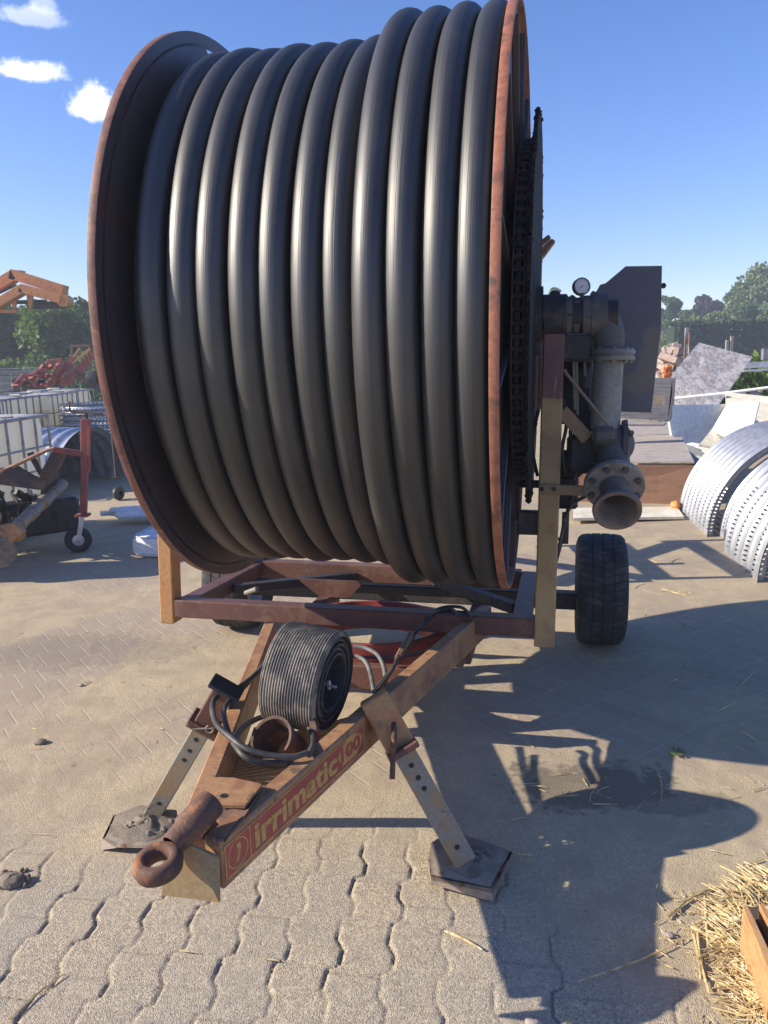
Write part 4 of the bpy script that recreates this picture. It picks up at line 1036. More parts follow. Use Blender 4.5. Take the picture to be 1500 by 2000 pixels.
# weathered stacked pallets by the fence, far left
pal = thing('pallet_stack', 'weathered grey stack of flat pallets in front of the dark trees', 'pallet stack', at(38, 705, 25) * [1, 1, 0])
mb = MB()
for k in range(9):
    c = at(40, 705, 25) * [1, 1, 0] + WZ * (.1 + .17 * k)
    mb.obox(c + WZ * .05, (WX, WY, WZ), (1.3 + .1 * math.sin(k * 2), 1.0, .02)); mb.obox(c - WZ * .04, (WX, WY, WZ), (1.25, .9, .09))
mb.obj('pallet_boards', surf('grey_pallet_wood', (.30, .30, .29), (.2, .2, .19), 4, rough=.9), pal)

def seg(mb, p, q, w, h, ch=.01): mb.bar(p, q, w, h, (0, 0, 1), ch)
# orange hydraulic boom (folded) on a tractor just outside the left edge
bm = thing('boom_tractor', 'folded bright orange hydraulic boom rising above the left trees', 'boom', at(-20, 765, 28) * [1, 1, 0])
D = 28.0
def bp(x, y, d=0): return at(x, y, D + d)
mb = MB(); seg(mb, bp(-60, 592), bp(32, 537), .5, .34); seg(mb, bp(24, 536), bp(128, 568), .5, .34); mb.prism([bp(26, 527), bp(42, 528), bp(40, 546), bp(24, 548)], np.array([0, .32, 0])); mb.prism([bp(85, 556), bp(126, 565), bp(128, 574), bp(112, 575)], np.array([0, .30, 0])); mb.obj('upper_boom', M_orange, bm)
mb = MB(); seg(mb, bp(-60, 628, -.4), bp(46, 565, -.4), .45, .29); seg(mb, bp(42, 563, -.4), bp(122, 585, -.4), .45, .29); mb.lathe(bp(122, 587, -.55), WY, [(0, .0), (0, .21), (.45, .21), (.3, 0)], 20)
for x in (24, 56): mb.prism([bp(x - 5, 576, -.3), bp(x + 8, 572, -.3), bp(x + 6, 600, -.3), bp(x + 1, 606, -.3)], np.array([0, .1, 0]))
seg(mb, bp(-60, 608, -.3), bp(34, 608, -.3), .2, .11); mb.obj('lower_boom', M_orange, bm)
mb = MB(); seg(mb, bp(28, 560, .2), bp(108, 582, .2), .25, .17); seg(mb, bp(-40, 585, .2), bp(20, 556, .2), .3, .2); mb.obox(bp(90, 596, .2), (WX, WY, WZ), (1.2, .3, .24)); mb.obox(bp(50, 590, .2), (WX, WY, WZ), (1.4, .3, .12)); mb.cyl(bp(80, 553, -.1), bp(84, 566, -.1), .02, 8); mb.cyl(bp(60, 592, 0), bp(128, 600, 0), .05, 10); mb.obj('hydraulic_ram', M_dark, bm)
mb = MB(); c = at(-190, 700, 28.6); mb.obox(c * [1, 1, 0] + WZ * 1.5, (WX, WY, WZ), (2.4, 1.8, 1.6), .08); mb.obox(c * [1, 1, 0] + WZ * 3.0, (WX, WY, WZ), (.9, 1.0, 2.0), .05); seg(mb, c * [1, 1, 0] + WZ * 3.6, bp(-55, 610), .5, .4); mb.obj('tractor_body', M_orange, bm)
mb = MB(); wc = at(-26, 750, 28.0); wr = .9; wc[2] = .9; mb.lathe(wc, WY, [(-.2, .5), (-.24, wr * .8), (-.2, wr * .97), (0, wr), (.2, wr * .97), (.24, wr * .8), (.2, .5)], 44); ty = mb.obj('tyre', plain('grey_dusty_tyre', (.11, .11, .115), .8), bm)
mb = MB(); mb.lathe(wc, WY, [(-.2, .0), (-.2, .12), (-.08, .16), (-.08, .42), (-.2, .47), (-.25, .52), (-.25, .58)], 36); mb.obj('wheel_rim', plain('pale_rim', (.6, .6, .6), .5), ty)

# red farm machine (elevator type) behind the tanks
fm = thing('farm_elevator', 'old faded red farm elevator machine with slatted ladder conveyor, behind the tanks', 'farm machine', at(105, 755, 19.5) * [1, 1, 0])
D2 = 19.5
def fp(x, y, d=0): return at(x, y, D2 + d)
mb = MB()
for d in (0, .9):
    seg(mb, fp(64, 752, d), fp(98, 704, d), .05, .12); seg(mb, fp(97, 705, d), fp(122, 702, d), .05, .07)
for k in range(9):
    u = k / 8; x = 64 + 34 * u; y = 752 - 48 * u; mb.bar(fp(x, y, .0), fp(x, y, .9), .04, .05)
mb.obj('ladder_conveyor', M_fred, fm)
mb = MB(); mb.bar(fp(96, 752, -.1), fp(122, 706, -.1), .05, .12); mb.obj('frame_rail', M_fred, fm)
mb = MB(); mb.prism([fp(80, 757), fp(100, 757), fp(136, 712), fp(146, 698), fp(138, 696), fp(124, 708)], np.array([0, .08, 0])); mb.prism([fp(118, 755), fp(136, 752), fp(146, 730), fp(138, 712), (fp(130, 716))], np.array([0, .1, 0])); mb.obj('side_plate', M_fred, fm)
mb = MB(); mb.prism([fp(136, 734, .4), fp(178, 682, .4), fp(182, 700, .4), fp(158, 728, .4)], np.array([0, .08, 0]))
for k in range(7): x = 142 + 6 * k; mb.bar(fp(x, 729 - 7.2 * k, .36), fp(x + 4, 735 - 6.0 * k, .36), .03, .04)
mb.obj('hopper_panel', M_fred, fm)
mb = MB(); mb.bar(fp(136, 710, .3), fp(156, 680, .3), .05, .05); mb.bar(fp(140, 712, .3), fp(176, 681, .3), .05, .05); mb.obj('wooden_lath', M_timber, fm)
mb = MB(); mb.bar(fp(137, 676, .6), fp(175, 675, .6), .08, .05); mb.bar(fp(174, 675, .6), fp(178, 750, .6), .06, .06); mb.bar(fp(140, 676, .6), fp(141, 750, .6), .05, .05); mb.bar(fp(150, 738, .5), fp(188, 737, .5), .1, .08); mb.bar(fp(150, 745, .2), fp(188, 744, .2), .1, .05); mb.obj('frame_rail', plain('brown_frame', (.2, .12, .09)), fm)
random.seed(9)
mb = MB()
for k in range(46):
    x = random.uniform(22, 118); y = random.uniform(716, 756); a = random.uniform(-1.2, 1.2); l = random.uniform(8, 26)
    y = max(y, 752 - (x - 22) * .55); mb.bar(fp(x, y, random.uniform(-.3, .5)), fp(x + l * math.cos(a), y - abs(l * math.sin(a)) * .7, random.uniform(-.3, .5)), .05, .06, ch=0)
mb.obj('tine_frame', M_fred, fm)
mb = MB(); mb.obox(fp(48, 750, .3), (WX, WY, WZ), (.5, .4, .35), .04); mb.obox(fp(82, 754, .3), (WX, WY, WZ), (.9, .5, .3), .04); mb.obj('gear_housing', M_dark, fm)
mb = MB(); wc = fp(181, 742, -.3); mb.lathe(wc, WX, [(-.1, .1), (-.1, .22), (0, .24), (.1, .22), (.1, .1)], 24); mb.lathe(wc + WX * .0, WX, [(-.05, 0), (-.05, .12), (.05, .12), (.05, 0)], 20); mb.obj('tyre', plain('small_tyre_black', (.03, .03, .03), .8), fm)

# IBC tanks standing in a row
def ibc_mat(name, level, up, lo):
    m, n, b = new_mat(name); o = n.new('ShaderNodeTexCoord').outputs['Object']; s = n.new('ShaderNodeSeparateXYZ'); n.link(o, s.inputs[0])
    nz = n.noise(o, 3, 4, .6); k = n.ramp(n.math('ADD', s.outputs[2], n.math('MULTIPLY', nz, .02)), level - .01, level + .01)
    n.link(n.mix(k, n.mix(nz, lo, tuple(x * 1.15 for x in lo)), up), b.inputs['Base Color']); b.inputs['Roughness'].default_value = .45
    tr = n.new('ShaderNodeBsdfTranslucent'); tr.inputs[0].default_value = (.85, .82, .68, 1); mx = n.new('ShaderNodeMixShader'); mx.inputs[0].default_value = .5
    n.link(b.outputs[0], mx.inputs[1]); n.link(tr.outputs[0], mx.inputs[2]); n.link(mx.outputs[0], m.node_tree.nodes['Material Output'].inputs[0])
    return m
M_ibcA = ibc_mat('tank_plastic_filled', .885, (.74, .74, .70), (.46, .45, .33)); M_ibcB = ibc_mat('tank_plastic_white', -1, (.80, .80, .80), (.7, .7, .7))
def ibc(loc, yaw, mat, label, group, h=1.0, lx=1.0, ly=1.2):
    ca_, sa_ = math.cos(yaw), math.sin(yaw); Rm = np.array([[ca_, -sa_, 0], [sa_, ca_, 0], [0, 0, 1.0]])
    t = thing('ibc_tank', label, 'tank', loc, Rm, group); q = lambda x, y, z: np.asarray(loc) + Rm @ np.array([x, y, z]); X, Y = Rm[:, 0], Rm[:, 1]
    zb = .14
    mb = MB(); hx, hy = lx / 2 - .025, ly / 2 - .025; r = .09; zs = [zb, zb + .05, zb + .10, h - .12, h - .05, h - .015, h]; ins = [.05, .01, 0, 0, .008, .035, .10]
    rings = []
    for z, i_ in zip(zs, ins):
        ring = []
        for cx, cy, a0 in ((hx - r, hy - r, 0), (-hx + r, hy - r, 90), (-hx + r, -hy + r, 180), (hx - r, -hy + r, 270)):
            for k in range(6):
                a = R_(a0 + 18 * k); ring.append(q((cx + r * math.cos(a)) * (1 - i_ / hx), (cy + r * math.sin(a)) * (1 - i_ / hy), z + .006 * math.sin(7 * a + z)))
        rings.append(mb.add(ring))
    for a_, b_ in zip(rings, rings[1:]):
        for k in range(24): l = (k + 1) % 24; mb.face([a_ + k, a_ + l, b_ + l, b_ + k])
    mb.face([rings[-1] + k for k in range(24)]); mb.face([rings[0] + 23 - k for k in range(24)])
    mb.lathe(q(0, 0, h - .01), WZ, [(0, .11), (.05, .11), (.055, .09), (.055, 0)], 24)
    mb.obj('tank', mat, t, ang=50)
    mb = MB(); ex, ey = lx / 2, ly / 2
    rr = .011
    for z in (zb + .02, .36, .60, .82, h - .02): mb.tube([q(ex, ey, z), q(-ex, ey, z), q(-ex, -ey, z), q(ex, -ey, z)], rr if z < h - .05 else .016, 6, closed=True)
    for k in range(6):
        y = -ey + ly * k / 5
        for x in (-ex, ex): mb.bar(q(x, y, zb), q(x, y, h), .026, .014, X, 0)
    for k in range(1, 5):
        x = -ex + lx * k / 5
        for y in (-ey, ey): mb.bar(q(x, y, zb), q(x, y, h), .026, .014, Y, 0)
    mb.tube([q(0, -ey, h + .012), q(0, ey, h + .012)], .014, 6); mb.tube([q(-ex, 0, h + .012), q(ex, 0, h + .012)], .014, 6)
    mb.obj('cage', M_cage, t)
    mb = MB()
    for y in (-ey + .06, 0, ey - .06): mb.obox(q(0, y, .05), (X, Y, WZ), (lx, .1, .1))
    mb.obox(q(0, 0, .12), (X, Y, WZ), (lx, ly, .03)); mb.obj('pallet', M_cage, t)
    return t
gI = 'row of caged tanks'
row_x, row_y = -5.95, 9.55
ib0 = ibc((row_x + .02, row_y, 0), R_(1), M_ibcA, 'caged tank of yellowish liquid cut off by the left edge, nearest of the row', gI, h=1.13)
lab = ['caged tank of yellowish liquid second from the front of the row', 'caged tank of yellowish liquid third from the front of the row', 'caged tank of yellowish liquid partly behind the red jack post', 'caged tank of yellowish liquid at the far end of the row beside the reel rim']
for k in range(4):
    c = copy_tree(ib0); c.location = (row_x + .07 * (k + 1) * (-1) ** k * .4, row_y + 1.27 * (k + 1), 0); c.rotation_euler = (0, 0, R_((2.5, -1.5, 3, -2)[k])); c['label'] = lab[k]
ibc((-3.86, 7.2, 0), R_(-6), M_ibcB, 'white caged tank standing alone behind the rusty implement', None, h=1.13)
# second row further left, tops only
# stacked perforated galvanised half rings and corrugated arch
def holes_mat(name, nu, nv, ulo, uhi, both=True, hr=.3):
    m, n, b = new_mat(name); uv = n.new('ShaderNodeUVMap').outputs[0]; s = n.new('ShaderNodeSeparateXYZ'); n.link(uv, s.inputs[0]); o = n.new('ShaderNodeTexCoord').outputs['Object']
    nz = n.noise(o, 11, 5, .6)
    n.link(n.mix(n.ramp(nz, .4, .65), (.46, .48, .52), (.33, .35, .39)), b.inputs['Base Color']); b.inputs['Metallic'].default_value = .6
    n.link(n.math('ADD', n.math('MULTIPLY', nz, .2), .28), b.inputs['Roughness'])
    fu = n.math('SUBTRACT', n.math('FRACT', n.math('MULTIPLY', s.outputs[0], float(nu))), .5); fv = n.math('SUBTRACT', n.math('FRACT', n.math('MULTIPLY', s.outputs[1], float(nv))), .5)
    d = n.math('SQRT', n.math('ADD', n.math('MULTIPLY', fu, fu), n.math('MULTIPLY', fv, fv)))
    hole = n.math('LESS_THAN', d, hr)
    zone = n.math('MULTIPLY', n.math('GREATER_THAN', s.outputs[0], ulo), n.math('LESS_THAN', s.outputs[0], uhi))
    if both: zone = n.math('MAXIMUM', zone, n.math('MULTIPLY', n.math('LESS_THAN', s.outputs[0], 1 - ulo), n.math('GREATER_THAN', s.outputs[0], 1 - uhi)))
    n.link(n.math('SUBTRACT', 1.0, n.math('MULTIPLY', hole, zone)), b.inputs['Alpha'])
    return m
def arch(name, label, c, yaw, r, length, nwave, amp, mat, group=None, a0=0.0, a1=180.0, nu=64, zoff=0.0):
    """half-round corrugated sheet: axis along its local Y"""
    ca_, sa_ = math.cos(yaw), math.sin(yaw); X = np.array([ca_, sa_, 0]); Y = np.array([-sa_, ca_, 0]); c = np.asarray(c, float)
    mb = MB(); nv = nwave * 10
    def fn(u, v, o=0):
        a = R_(a0 + (a1 - a0) * u); rr = r + amp * math.cos(PI2 * nwave * v) - o
        return c - X * rr * math.cos(a) + WZ * (rr * math.sin(a) + zoff) + Y * length * (v - .5)
    mb.grid(lambda u, v: fn(u, v), nu, nv); mb.grid(lambda u, v: fn(u, v, .004), nu, nv)
    return tag(mb.obj(name, mat, ang=80), label, 'culvert arch', group)
M_hol = holes_mat('perforated_galvanised', 90, 48, .02, .40)
M_cor = surf('blue_grey_galvanised', (.50, .53, .58), (.36, .39, .44), 9, .45, .62, rough=.35, metal=.6, grain=40, bump=.06)
arch('corrugated_arch', 'corrugated steel half-round arch with its dark hollow end showing behind the red jack post', gz(186, 950) * [1, 1, 0] + np.array([-math.sin(R_(72)), math.cos(R_(72)), 0]) * 1.25, R_(72), .76, 2.5, 12, .022, M_cor)
gR = 'stack of perforated half rings'
labs = ['perforated steel half ring lying lowest in the stack behind the jack post', 'perforated steel half ring in the middle of the stack behind the jack post', 'perforated steel half ring on top of the stack behind the jack post']
for k in range(3):
    yb = 836 - 20 * k; base = at(205, yb, 12.9)
    mb = MB(); rr = .72
    def fr(u, v, o=0, base=base, rr=rr):
        a = PI2 * u; q = rr + .03 * math.cos(PI2 * 2 * v) - o; return base + np.array([q * math.cos(a), .55 * q * math.sin(a), (v - .5) * .16])
    mb.grid(lambda u, v: fr(u, v), 72, 12); mb.grid(lambda u, v: fr(u, v, .004), 72, 12)
    tag(mb.obj('perforated_ring', holes_mat('ring_perforated_%d' % k, 70, 3, .0, 1.0, False) if k == 0 else bpy.data.materials['ring_perforated_0'], ang=80), labs[k], 'steel ring', gR)
# rusty implement with jack post and castor wheel
im = thing('rusty_implement', 'rusty farm implement with a roller and a red jack post on a castor wheel', 'farm implement', gz(60, 1075) * [1, 1, 0])
DJ = 6.55
def jp(x, y, d=0): return at(x, y, DJ + d)
mb = MB(); mb.bar(jp(168, 818), jp(167, 920), .066, .066, -WY, .006); mb.bar(jp(166, 905), jp(163, 1002), .052, .052, -WY, .005); mb.obox(jp(162, 1006), (WX, WY, WZ), (.11, .09, .025), .004); mb.bar(jp(174, 832, -.04), jp(174, 916, -.04), .008, .02); jk = mb.obj('jack_post', M_fred, im)
mb = MB(); mb.cyl(jp(169, 818), jp(169, 806), .014, 10); mb.bar(jp(141, 806), jp(199, 808), .035, .014, WZ); mb.tube([jp(160, 806), jp(140, 805), jp(136, 800), jp(136, 784)], .009, 8); mb.obj('crank_handle', M_rust, jk)
mb = MB()
for k in range(15): mb.lathe(jp(157 + (k % 2) * .8, 812 + 3.6 * k), WX if k % 2 else WY, [(-.003, .008), (0, .011), (.003, .008), (0, .005)], 10, closed_prof=True)
mb.obj('chain', M_rust, jk)
mb = MB(); wc = jp(151, 1035); wc[2] = .113; wax = unit(np.array([.35, -.94, 0])); mb.lathe(wc, wax, [(-.035, .05), (-.042, .085), (-.03, .108), (0, .113), (.03, .108), (.042, .085), (.035, .05)], 36); cw = mb.obj('castor_wheel', plain('castor_rubber', (.025, .025, .027), .7), im)
mb = MB(); mb.lathe(wc, wax, [(-.04, .0), (-.035, .03), (-.02, .05), (.02, .05), (.036, .048), (.042, .03), (.05, .0)], 28); mb.bar(wc + wax * .055, jp(160, 1008) + wax * .05, .04, .008, wax); mb.bar(wc - wax * .055, jp(160, 1008) - wax * .05, .04, .008, wax); mb.obj('castor_fork', M_galv, cw)
mb = MB(); mb.bar(jp(158, 886), jp(103, 878, -.1), .07, .05, WZ, .005); mb.prism([jp(160, 806 + 75), jp(146, 884), jp(158, 890)], WY * .03); mb.obj('arm', M_fred, im)
mb = MB(); mb.bar(jp(104, 876, -.1), jp(88, 881, -.15), .06, .022); mb.bar(jp(88, 881, -.15), jp(-30, 936, -.5), .06, .022); mb.obj('flat_bar', M_draw, im)
mb = MB(); mb.prism([jp(52, 886, -.1), jp(64, 882, -.1), jp(82, 922, -.1), jp(76, 928, -.1)], WY * .012)
mb.obj('perforated_plate', M_black, im)
mb = MB(); mb.prism([jp(78, 925, -.2), jp(100, 884, -.1), jp(122, 882, .0), jp(100, 925, .0), jp(98, 970, .0), jp(80, 985, -.2)], WY * .16); mb.prism([jp(-20, 918, -.4), jp(20, 914, -.4), jp(54, 934, -.3), jp(76, 942, -.3), jp(76, 957, -.3), jp(-20, 944, -.5)], WY * .14); mb.obj('deck_plate', surf('dark_deck', (.085, .06, .05), (.16, .085, .05), 7, .48, .62, rough=.7), im)
mb = MB(); a, b = jp(22, 1040, -.75), jp(122, 945, .15); mb.tube([a, b], .05, 18); axr = unit(b - a)
for u in (.12, .3, .36, .55, .60, .78): mb.lathe(a + (b - a) * u, axr, [(0, .05), (0, .056), (.05, .056), (.05, .05)], 18)
mb.obj('roller_tube', M_steel, im)
mb = MB()
mb.obox(jp(20, 1000, .0) * [1, 1, 0] + WZ * .30, (unit(np.array([.8, .6, 0])), unit(np.array([-.6, .8, 0])), WZ), (1.1, .25, .3), .03)
mb.bar(jp(50, 970, -.2), jp(84, 1000, .0), .06, .05); mb.bar(jp(30, 960, -.3), jp(80, 990, -.1), .05, .05)
random.seed(4)
for k in range(26):
    x = random.uniform(-15, 70); y = random.uniform(955, 1010); mb.bar(jp(x, y, random.uniform(-.4, .1)), jp(x + random.uniform(-6, 14), y + random.uniform(10, 34), random.uniform(-.4, .1)), .02, .03, ch=0)
mb.bar(jp(112, 1000, .1), jp(104, 1016, .1), .05, .03); mb.obj('tine_bar', M_dark, im)
mb = MB(); mb.obox(jp(15, 1042, -.7), (unit(np.array([.7, .7, 0])), unit(np.array([-.7, .7, 0])), WZ), (.22, .20, .13), .03); mb.prism([jp(0, 1028, -.8), jp(26, 1022, -.8), jp(46, 1040, -.8), jp(20, 1062, -.8), jp(-6, 1062, -.8)], WY * .06); mb.obj('end_bracket', M_draw, im)
mb = MB(); mb.lathe(jp(4, 1078, -.85), unit(np.array([.8, -.5, .2])), [(-.02, 0), (-.02, .11), (0, .12), (.02, .11), (.02, 0)], 24); mb.obj('disc_blade', M_dirt, im)
# unseen left body of the implement, added and sized for its yard shadow
mb = MB(); mb.obox(np.array([-4.25, 5.86, .62]), (WX, WY, WZ), (1.75, .50, .52), .04); mb.obox(np.array([-4.2, 5.95, .3]), (WX, WY, WZ), (1.7, .4, .3), .03)
mb.bar(jp(-30, 936, -.5), np.array([-3.4, 6.0, .62]), .08, .08); mb.obj('shade_body', M_fred, im)
# small dark castor of another machine, white pipes, mattress
cs = thing('jockey_wheel', 'small dark jockey wheel standing beside the reel rim behind the white pipes', 'jockey wheel', gz(233, 977) * [1, 1, 0])
c0 = gz(233, 977); mb = MB(); mb.lathe(c0 + WZ * .085, unit(np.array([.95, -.3, 0])), [(-.03, .03), (-.03, .075), (0, .085), (.03, .075), (.03, .03)], 24); mb.obj('tyre', M_rubber, cs)
mb = MB(); mb.bar(c0 + np.array([.05, 0, .08]), c0 + np.array([.05, 0, .26]), .01, .04); mb.bar(c0 + np.array([-.05, 0, .08]), c0 + np.array([-.05, 0, .26]), .01, .04); mb.obox(c0 + WZ * .27, (WX, WY, WZ), (.13, .08, .03)); mb.cyl(c0 + WZ * .27, c0 + WZ * .9, .025, 12); mb.obj('fork', M_dark, cs)
gP = 'white plastic pipes in a bundle'
pl = ['white plastic pipe sticking out furthest from the bundle beside the reel', 'white plastic pipe on top of the bundle, its open end grey', 'white plastic pipe second from the top of the bundle', 'white plastic pipe lower middle of the bundle', 'white plastic pipe lowest and nearest in the bundle', 'white plastic pipe hidden at the back of the bundle']
yP = 7.75
ends = [(197, 1003, .045), (216, 996, .12), (228, 1001, .09), (226, 1006, .055), (231, 1010, .04), (214, 999, .05)]
for k, (x, y, z) in enumerate(ends):
    p = at(x, y, yP - .03 * k + (.15 if k in (1, 5) else 0)); p[2] = max(p[2], .03); q = p + np.array([2.2, .25 - .02 * k, .0])
    t = thing('plastic_pipe', pl[k], 'pipe', p * [1, 1, 0], None, gP); mb = MB(); dq = unit(q - p)
    mb.tube([p, p + dq * .1, p + dq * .1001, q], [.026, .026, .031, .031], 16, cap=True); mb.obj('pipe_tube', M_white, t)
    mb = MB(); mb.lathe(p - dq * .001, -dq, [(0, .022), (.0005, .0001)], 16); mb.obj('open_end', plain('pipe_inside_grey', (.28, .28, .3)), t)
mt = thing('mattress', 'white quilted mattress lying on the ground beside the reel post', 'mattress', gz(300, 1080) * [1, 1, 0])
ma = gz(241, 1092); mb = MB(); Xm, Ym = unit(np.array([1, -.05, 0])), unit(np.array([.19, 1, 0]))
def mat_fn(u, v, lx=1.35, ly=1.15, hh=.165):
    a = PI2 * u; n_ = 6.0; cx, cy = math.cos(a), math.sin(a); k = (abs(cx) ** n_ + abs(cy) ** n_) ** (-1 / n_)
    prof = [(0.0, .95, .0), (.06, .985, .012), (.16, 1.0, .04), (.5, 1.0, .082), (.84, 1.0, .125), (.93, .985, .152), (.965, .955, hh), (1.0, 0.0, hh + .004)]
    vs = [p[0] for p in prof]; s = np.interp(v, vs, [p[1] for p in prof]); z = np.interp(v, vs, [p[2] for p in prof])
    if .1 < v < .9: s += .006 * abs(math.sin(a * 26 + v * 9)) * abs(math.sin(a * 26 - v * 9))
    return ma + Xm * (lx / 2 + k * cx * lx / 2 * s) + Ym * (ly / 2 + k * cy * ly / 2 * s) + WZ * (z + .003)
mb.grid(mat_fn, 220, 40); mb.obj('quilted_body', surf('mattress_fabric', (.72, .71, .70), (.64, .63, .63), 3, rough=.8, grain=40, bump=.1), mt, ang=70)
mb = MB(); mb.tube([mat_fn(k / 120, .95) + WZ * .004 for k in range(120)], .007, 6, closed=True); mb.obj('piping', plain('mattress_piping', (.45, .46, .52)), mt)

# ================================================================== RIGHT SIDE OF THE YARD
# trees far behind the right side
def base_at(px, y): p = at(px, 690, y); return np.array([p[0], p[1], 0])
tree('large_tree', 'tall broad grey-green tree at the right edge, highest of the far trees', base_at(1488, 78), 8.9, 8.2, L_pale, 8500, .21, 21, trunk=.4, clumps=48, low=.18)
tree('large_tree', 'mid green tree just left of the tall broad tree at the right edge', base_at(1438, 84), 7.8, 4.6, L_mid, 6000, .22, 22, trunk=.3, clumps=28)
tree('copper_beech', 'dark purple-brown tree in the middle of the far right trees', base_at(1376, 86), 6.9, 4.6, L_purp, 6000, .22, 23, trunk=.3, clumps=28)
tree('tall_tree', 'narrow dark tree standing right beside the dark guard sheet', base_at(1310, 80), 7.0, 3.0, L_mid, 4500, .2, 24, trunk=.2, clumps=18, low=.1)
tree('tall_tree', 'narrow grey-green tree partly hidden behind the dark guard sheet', base_at(1292, 83), 7.0, 2.8, L_pale, 4000, .2, 25, trunk=.2, clumps=18, low=.1)
tree('light_bush', 'yellow-green bush in front of the dark purple tree', base_at(1356, 72), 5.2, 3.4, L_lite, 4500, .15, 26, trunk=.1, clumps=22, low=.05, cat='bush')
tree('light_bush', 'bright yellow-green bush to the right of the dark purple tree', base_at(1395, 72), 5.5, 2.4, L_lite, 4000, .15, 27, trunk=.1, clumps=18, low=.05, cat='bush')
tree('light_bush', 'dull green bush below the tall broad tree at the right edge', base_at(1450, 70), 4.9, 5.0, L_mid, 5000, .16, 28, trunk=.1, clumps=26, low=.05, cat='bush')
tree('light_bush', 'mid green bush between the narrow trees and the purple tree', base_at(1332, 74), 4.9, 3.2, L_mid, 4000, .15, 29, trunk=.1, clumps=20, low=.05, cat='bush')
tree('small_tree', 'small tree peeping over the inlet pipe beside the chain wheel', base_at(1082, 80), 8.0, 2.2, L_mid, 4000, .18, 30, trunk=.15, clumps=26, low=.02)
tree('small_tree', 'low green bush seen between the chain wheel and the inlet pipe', base_at(1058, 82), 6.9, 3.4, L_mid, 4500, .18, 31, trunk=.15, clumps=26, low=.02)
tree('light_bush', 'grey-green bush cut off by the right edge below the tall tree', base_at(1500, 68), 5.0, 4.0, L_pale, 4000, .16, 32, trunk=.1, clumps=22, low=.05, cat='bush')
# far-off wood closing the view behind everything
rs = np.random.default_rng(77); n = 26000; xx = rs.uniform(-85, 85, n); hh = 4.2 + 1.1 * np.sin(xx * .31) + .8 * np.sin(xx * .83 + 1) + .5 * np.sin(xx * 2.1)
P = np.stack([xx, 88.5 + rs.random(n) * 3 + 1.2 * np.sin(xx * .5), hh * rs.random(n) ** .7], -1)
q = rs.normal(size=(n, 3)); q /= np.linalg.norm(q, axis=1)[:, None]; w = np.cross(q, rs.normal(size=(n, 3))); w /= np.linalg.norm(w, axis=1)[:, None]; s_ = (.22 + .25 * rs.random(n))[:, None]
wood = mesh_np('far_wood', np.stack([P - q * s_, P + w * s_ * .7, P + q * s_, P - w * s_ * .7], 1).reshape(-1, 3), np.arange(4 * n).reshape(n, 4), L_mid, None, (0, 90, 0)); tag(wood, 'far-off green wood closing the horizon behind the yard', 'wood', kind='stuff')
# clipped hedge
rs = np.random.default_rng(5); a, b = base_at(1318, 58), base_at(1640, 58); n = 16000
u = rs.random(n); side = rs.random(n); P = a + (b - a) * u[:, None]; P[:, 1] += np.where(side < .7, -rs.random(n) * .3, rs.random(n) * 2.0); P[:, 2] = np.where(side < .7, rs.random(n) * 3.3, 3.3 - rs.random(n) * .15) + .07 * np.sin(u * 60)
q = rs.normal(size=(n, 3)); q /= np.linalg.norm(q, axis=1)[:, None]; w = np.cross(q, rs.normal(size=(n, 3))); w /= np.linalg.norm(w, axis=1)[:, None]; s = (.10 + .14 * rs.random(n))[:, None]
V = np.stack([P - q * s, P + w * s * .7, P + q * s, P - w * s * .7], 1).reshape(-1, 3)
hd = thing('hedge', 'long clipped dark green hedge running across below the far right trees', 'hedge', (a + b) / 2)
mesh_np('hedge_leaves', V, np.arange(4 * n).reshape(n, 4), L_dark, hd)
mb = MB(); mb.obox((a + b) / 2 + np.array([0, 1.0, 1.55]), (unit(b - a), WY, WZ), (np.linalg.norm(b - a), 1.5, 3.0)); mb.obj('hedge_core', plain('hedge_inside', (.018, .03, .012), .9), hd)
# rough weeds on the bank: uncountable
V = []; rs = np.random.default_rng(8); n = 9000
px = rs.uniform(1290, 1620, n); yy_ = rs.uniform(17.5, 24, n); P = np.array([at(x, 690, y) for x, y in zip(px, yy_)])
ht = .55 + .5 * np.sin(P[:, 0] * 1.3) * np.cos(P[:, 1] * .9) + .25 * rs.random(n) + (yy_ - 17.5) * .09; P[:, 2] = np.clip(ht, .2, 2) * rs.random(n) ** .5
q = rs.normal(size=(n, 3)); q[:, 2] = abs(q[:, 2]) * 1.6; q /= np.linalg.norm(q, axis=1)[:, None]; w = np.cross(q, rs.normal(size=(n, 3))); w /= np.linalg.norm(w, axis=1)[:, None]; s = (.05 + .11 * rs.random(n))[:, None]
V = np.stack([P - q * s, P + w * s * .5, P + q * s, P - w * s * .5], 1).reshape(-1, 3)
wd = mesh_np('weeds', V, np.arange(4 * n).reshape(n, 4), L_lite, None, (8, 20, 0)); tag(wd, 'tangle of tall yellow-green weeds below the hedge', 'weeds', kind='stuff')
# heaps of rubble: each block its own thing
random.seed(12)
def block(c, s, yaw, tilt, mat, label, group):
    Rm = np.array(Matrix.Rotation(yaw, 3, 'Z') @ Matrix.Rotation(tilt, 3, 'X') @ Matrix.Rotation(random.uniform(-.3, .3), 3, 'Y'))
    o = len(PROTO); k = random.randrange(len(PROTO)); ob = PROTO[k].copy(); COL.objects.link(ob)
    m = np.eye(4); m[:3, :3] = Rm; m[:3, 3] = c; ob.matrix_world = Matrix(m.tolist()); ob.scale = (s, s, s)
    ob.name = 'rubble_block'; return tag(ob, label, 'rubble', group)
PROTO = []
def proto_block(sz, mat, seed):
    rs = np.random.default_rng(seed); mb = MB(); mb.obox((0, 0, 0), np.eye(3), sz, .012)
    V = np.array(mb.v); V = V * (1 + rs.normal(size=V.shape) * .035); mb.v = [tuple(p) for p in V]
    return mb.obj('rubble_block', mat, origin=(0, 0, 0), smooth=False)
first = []
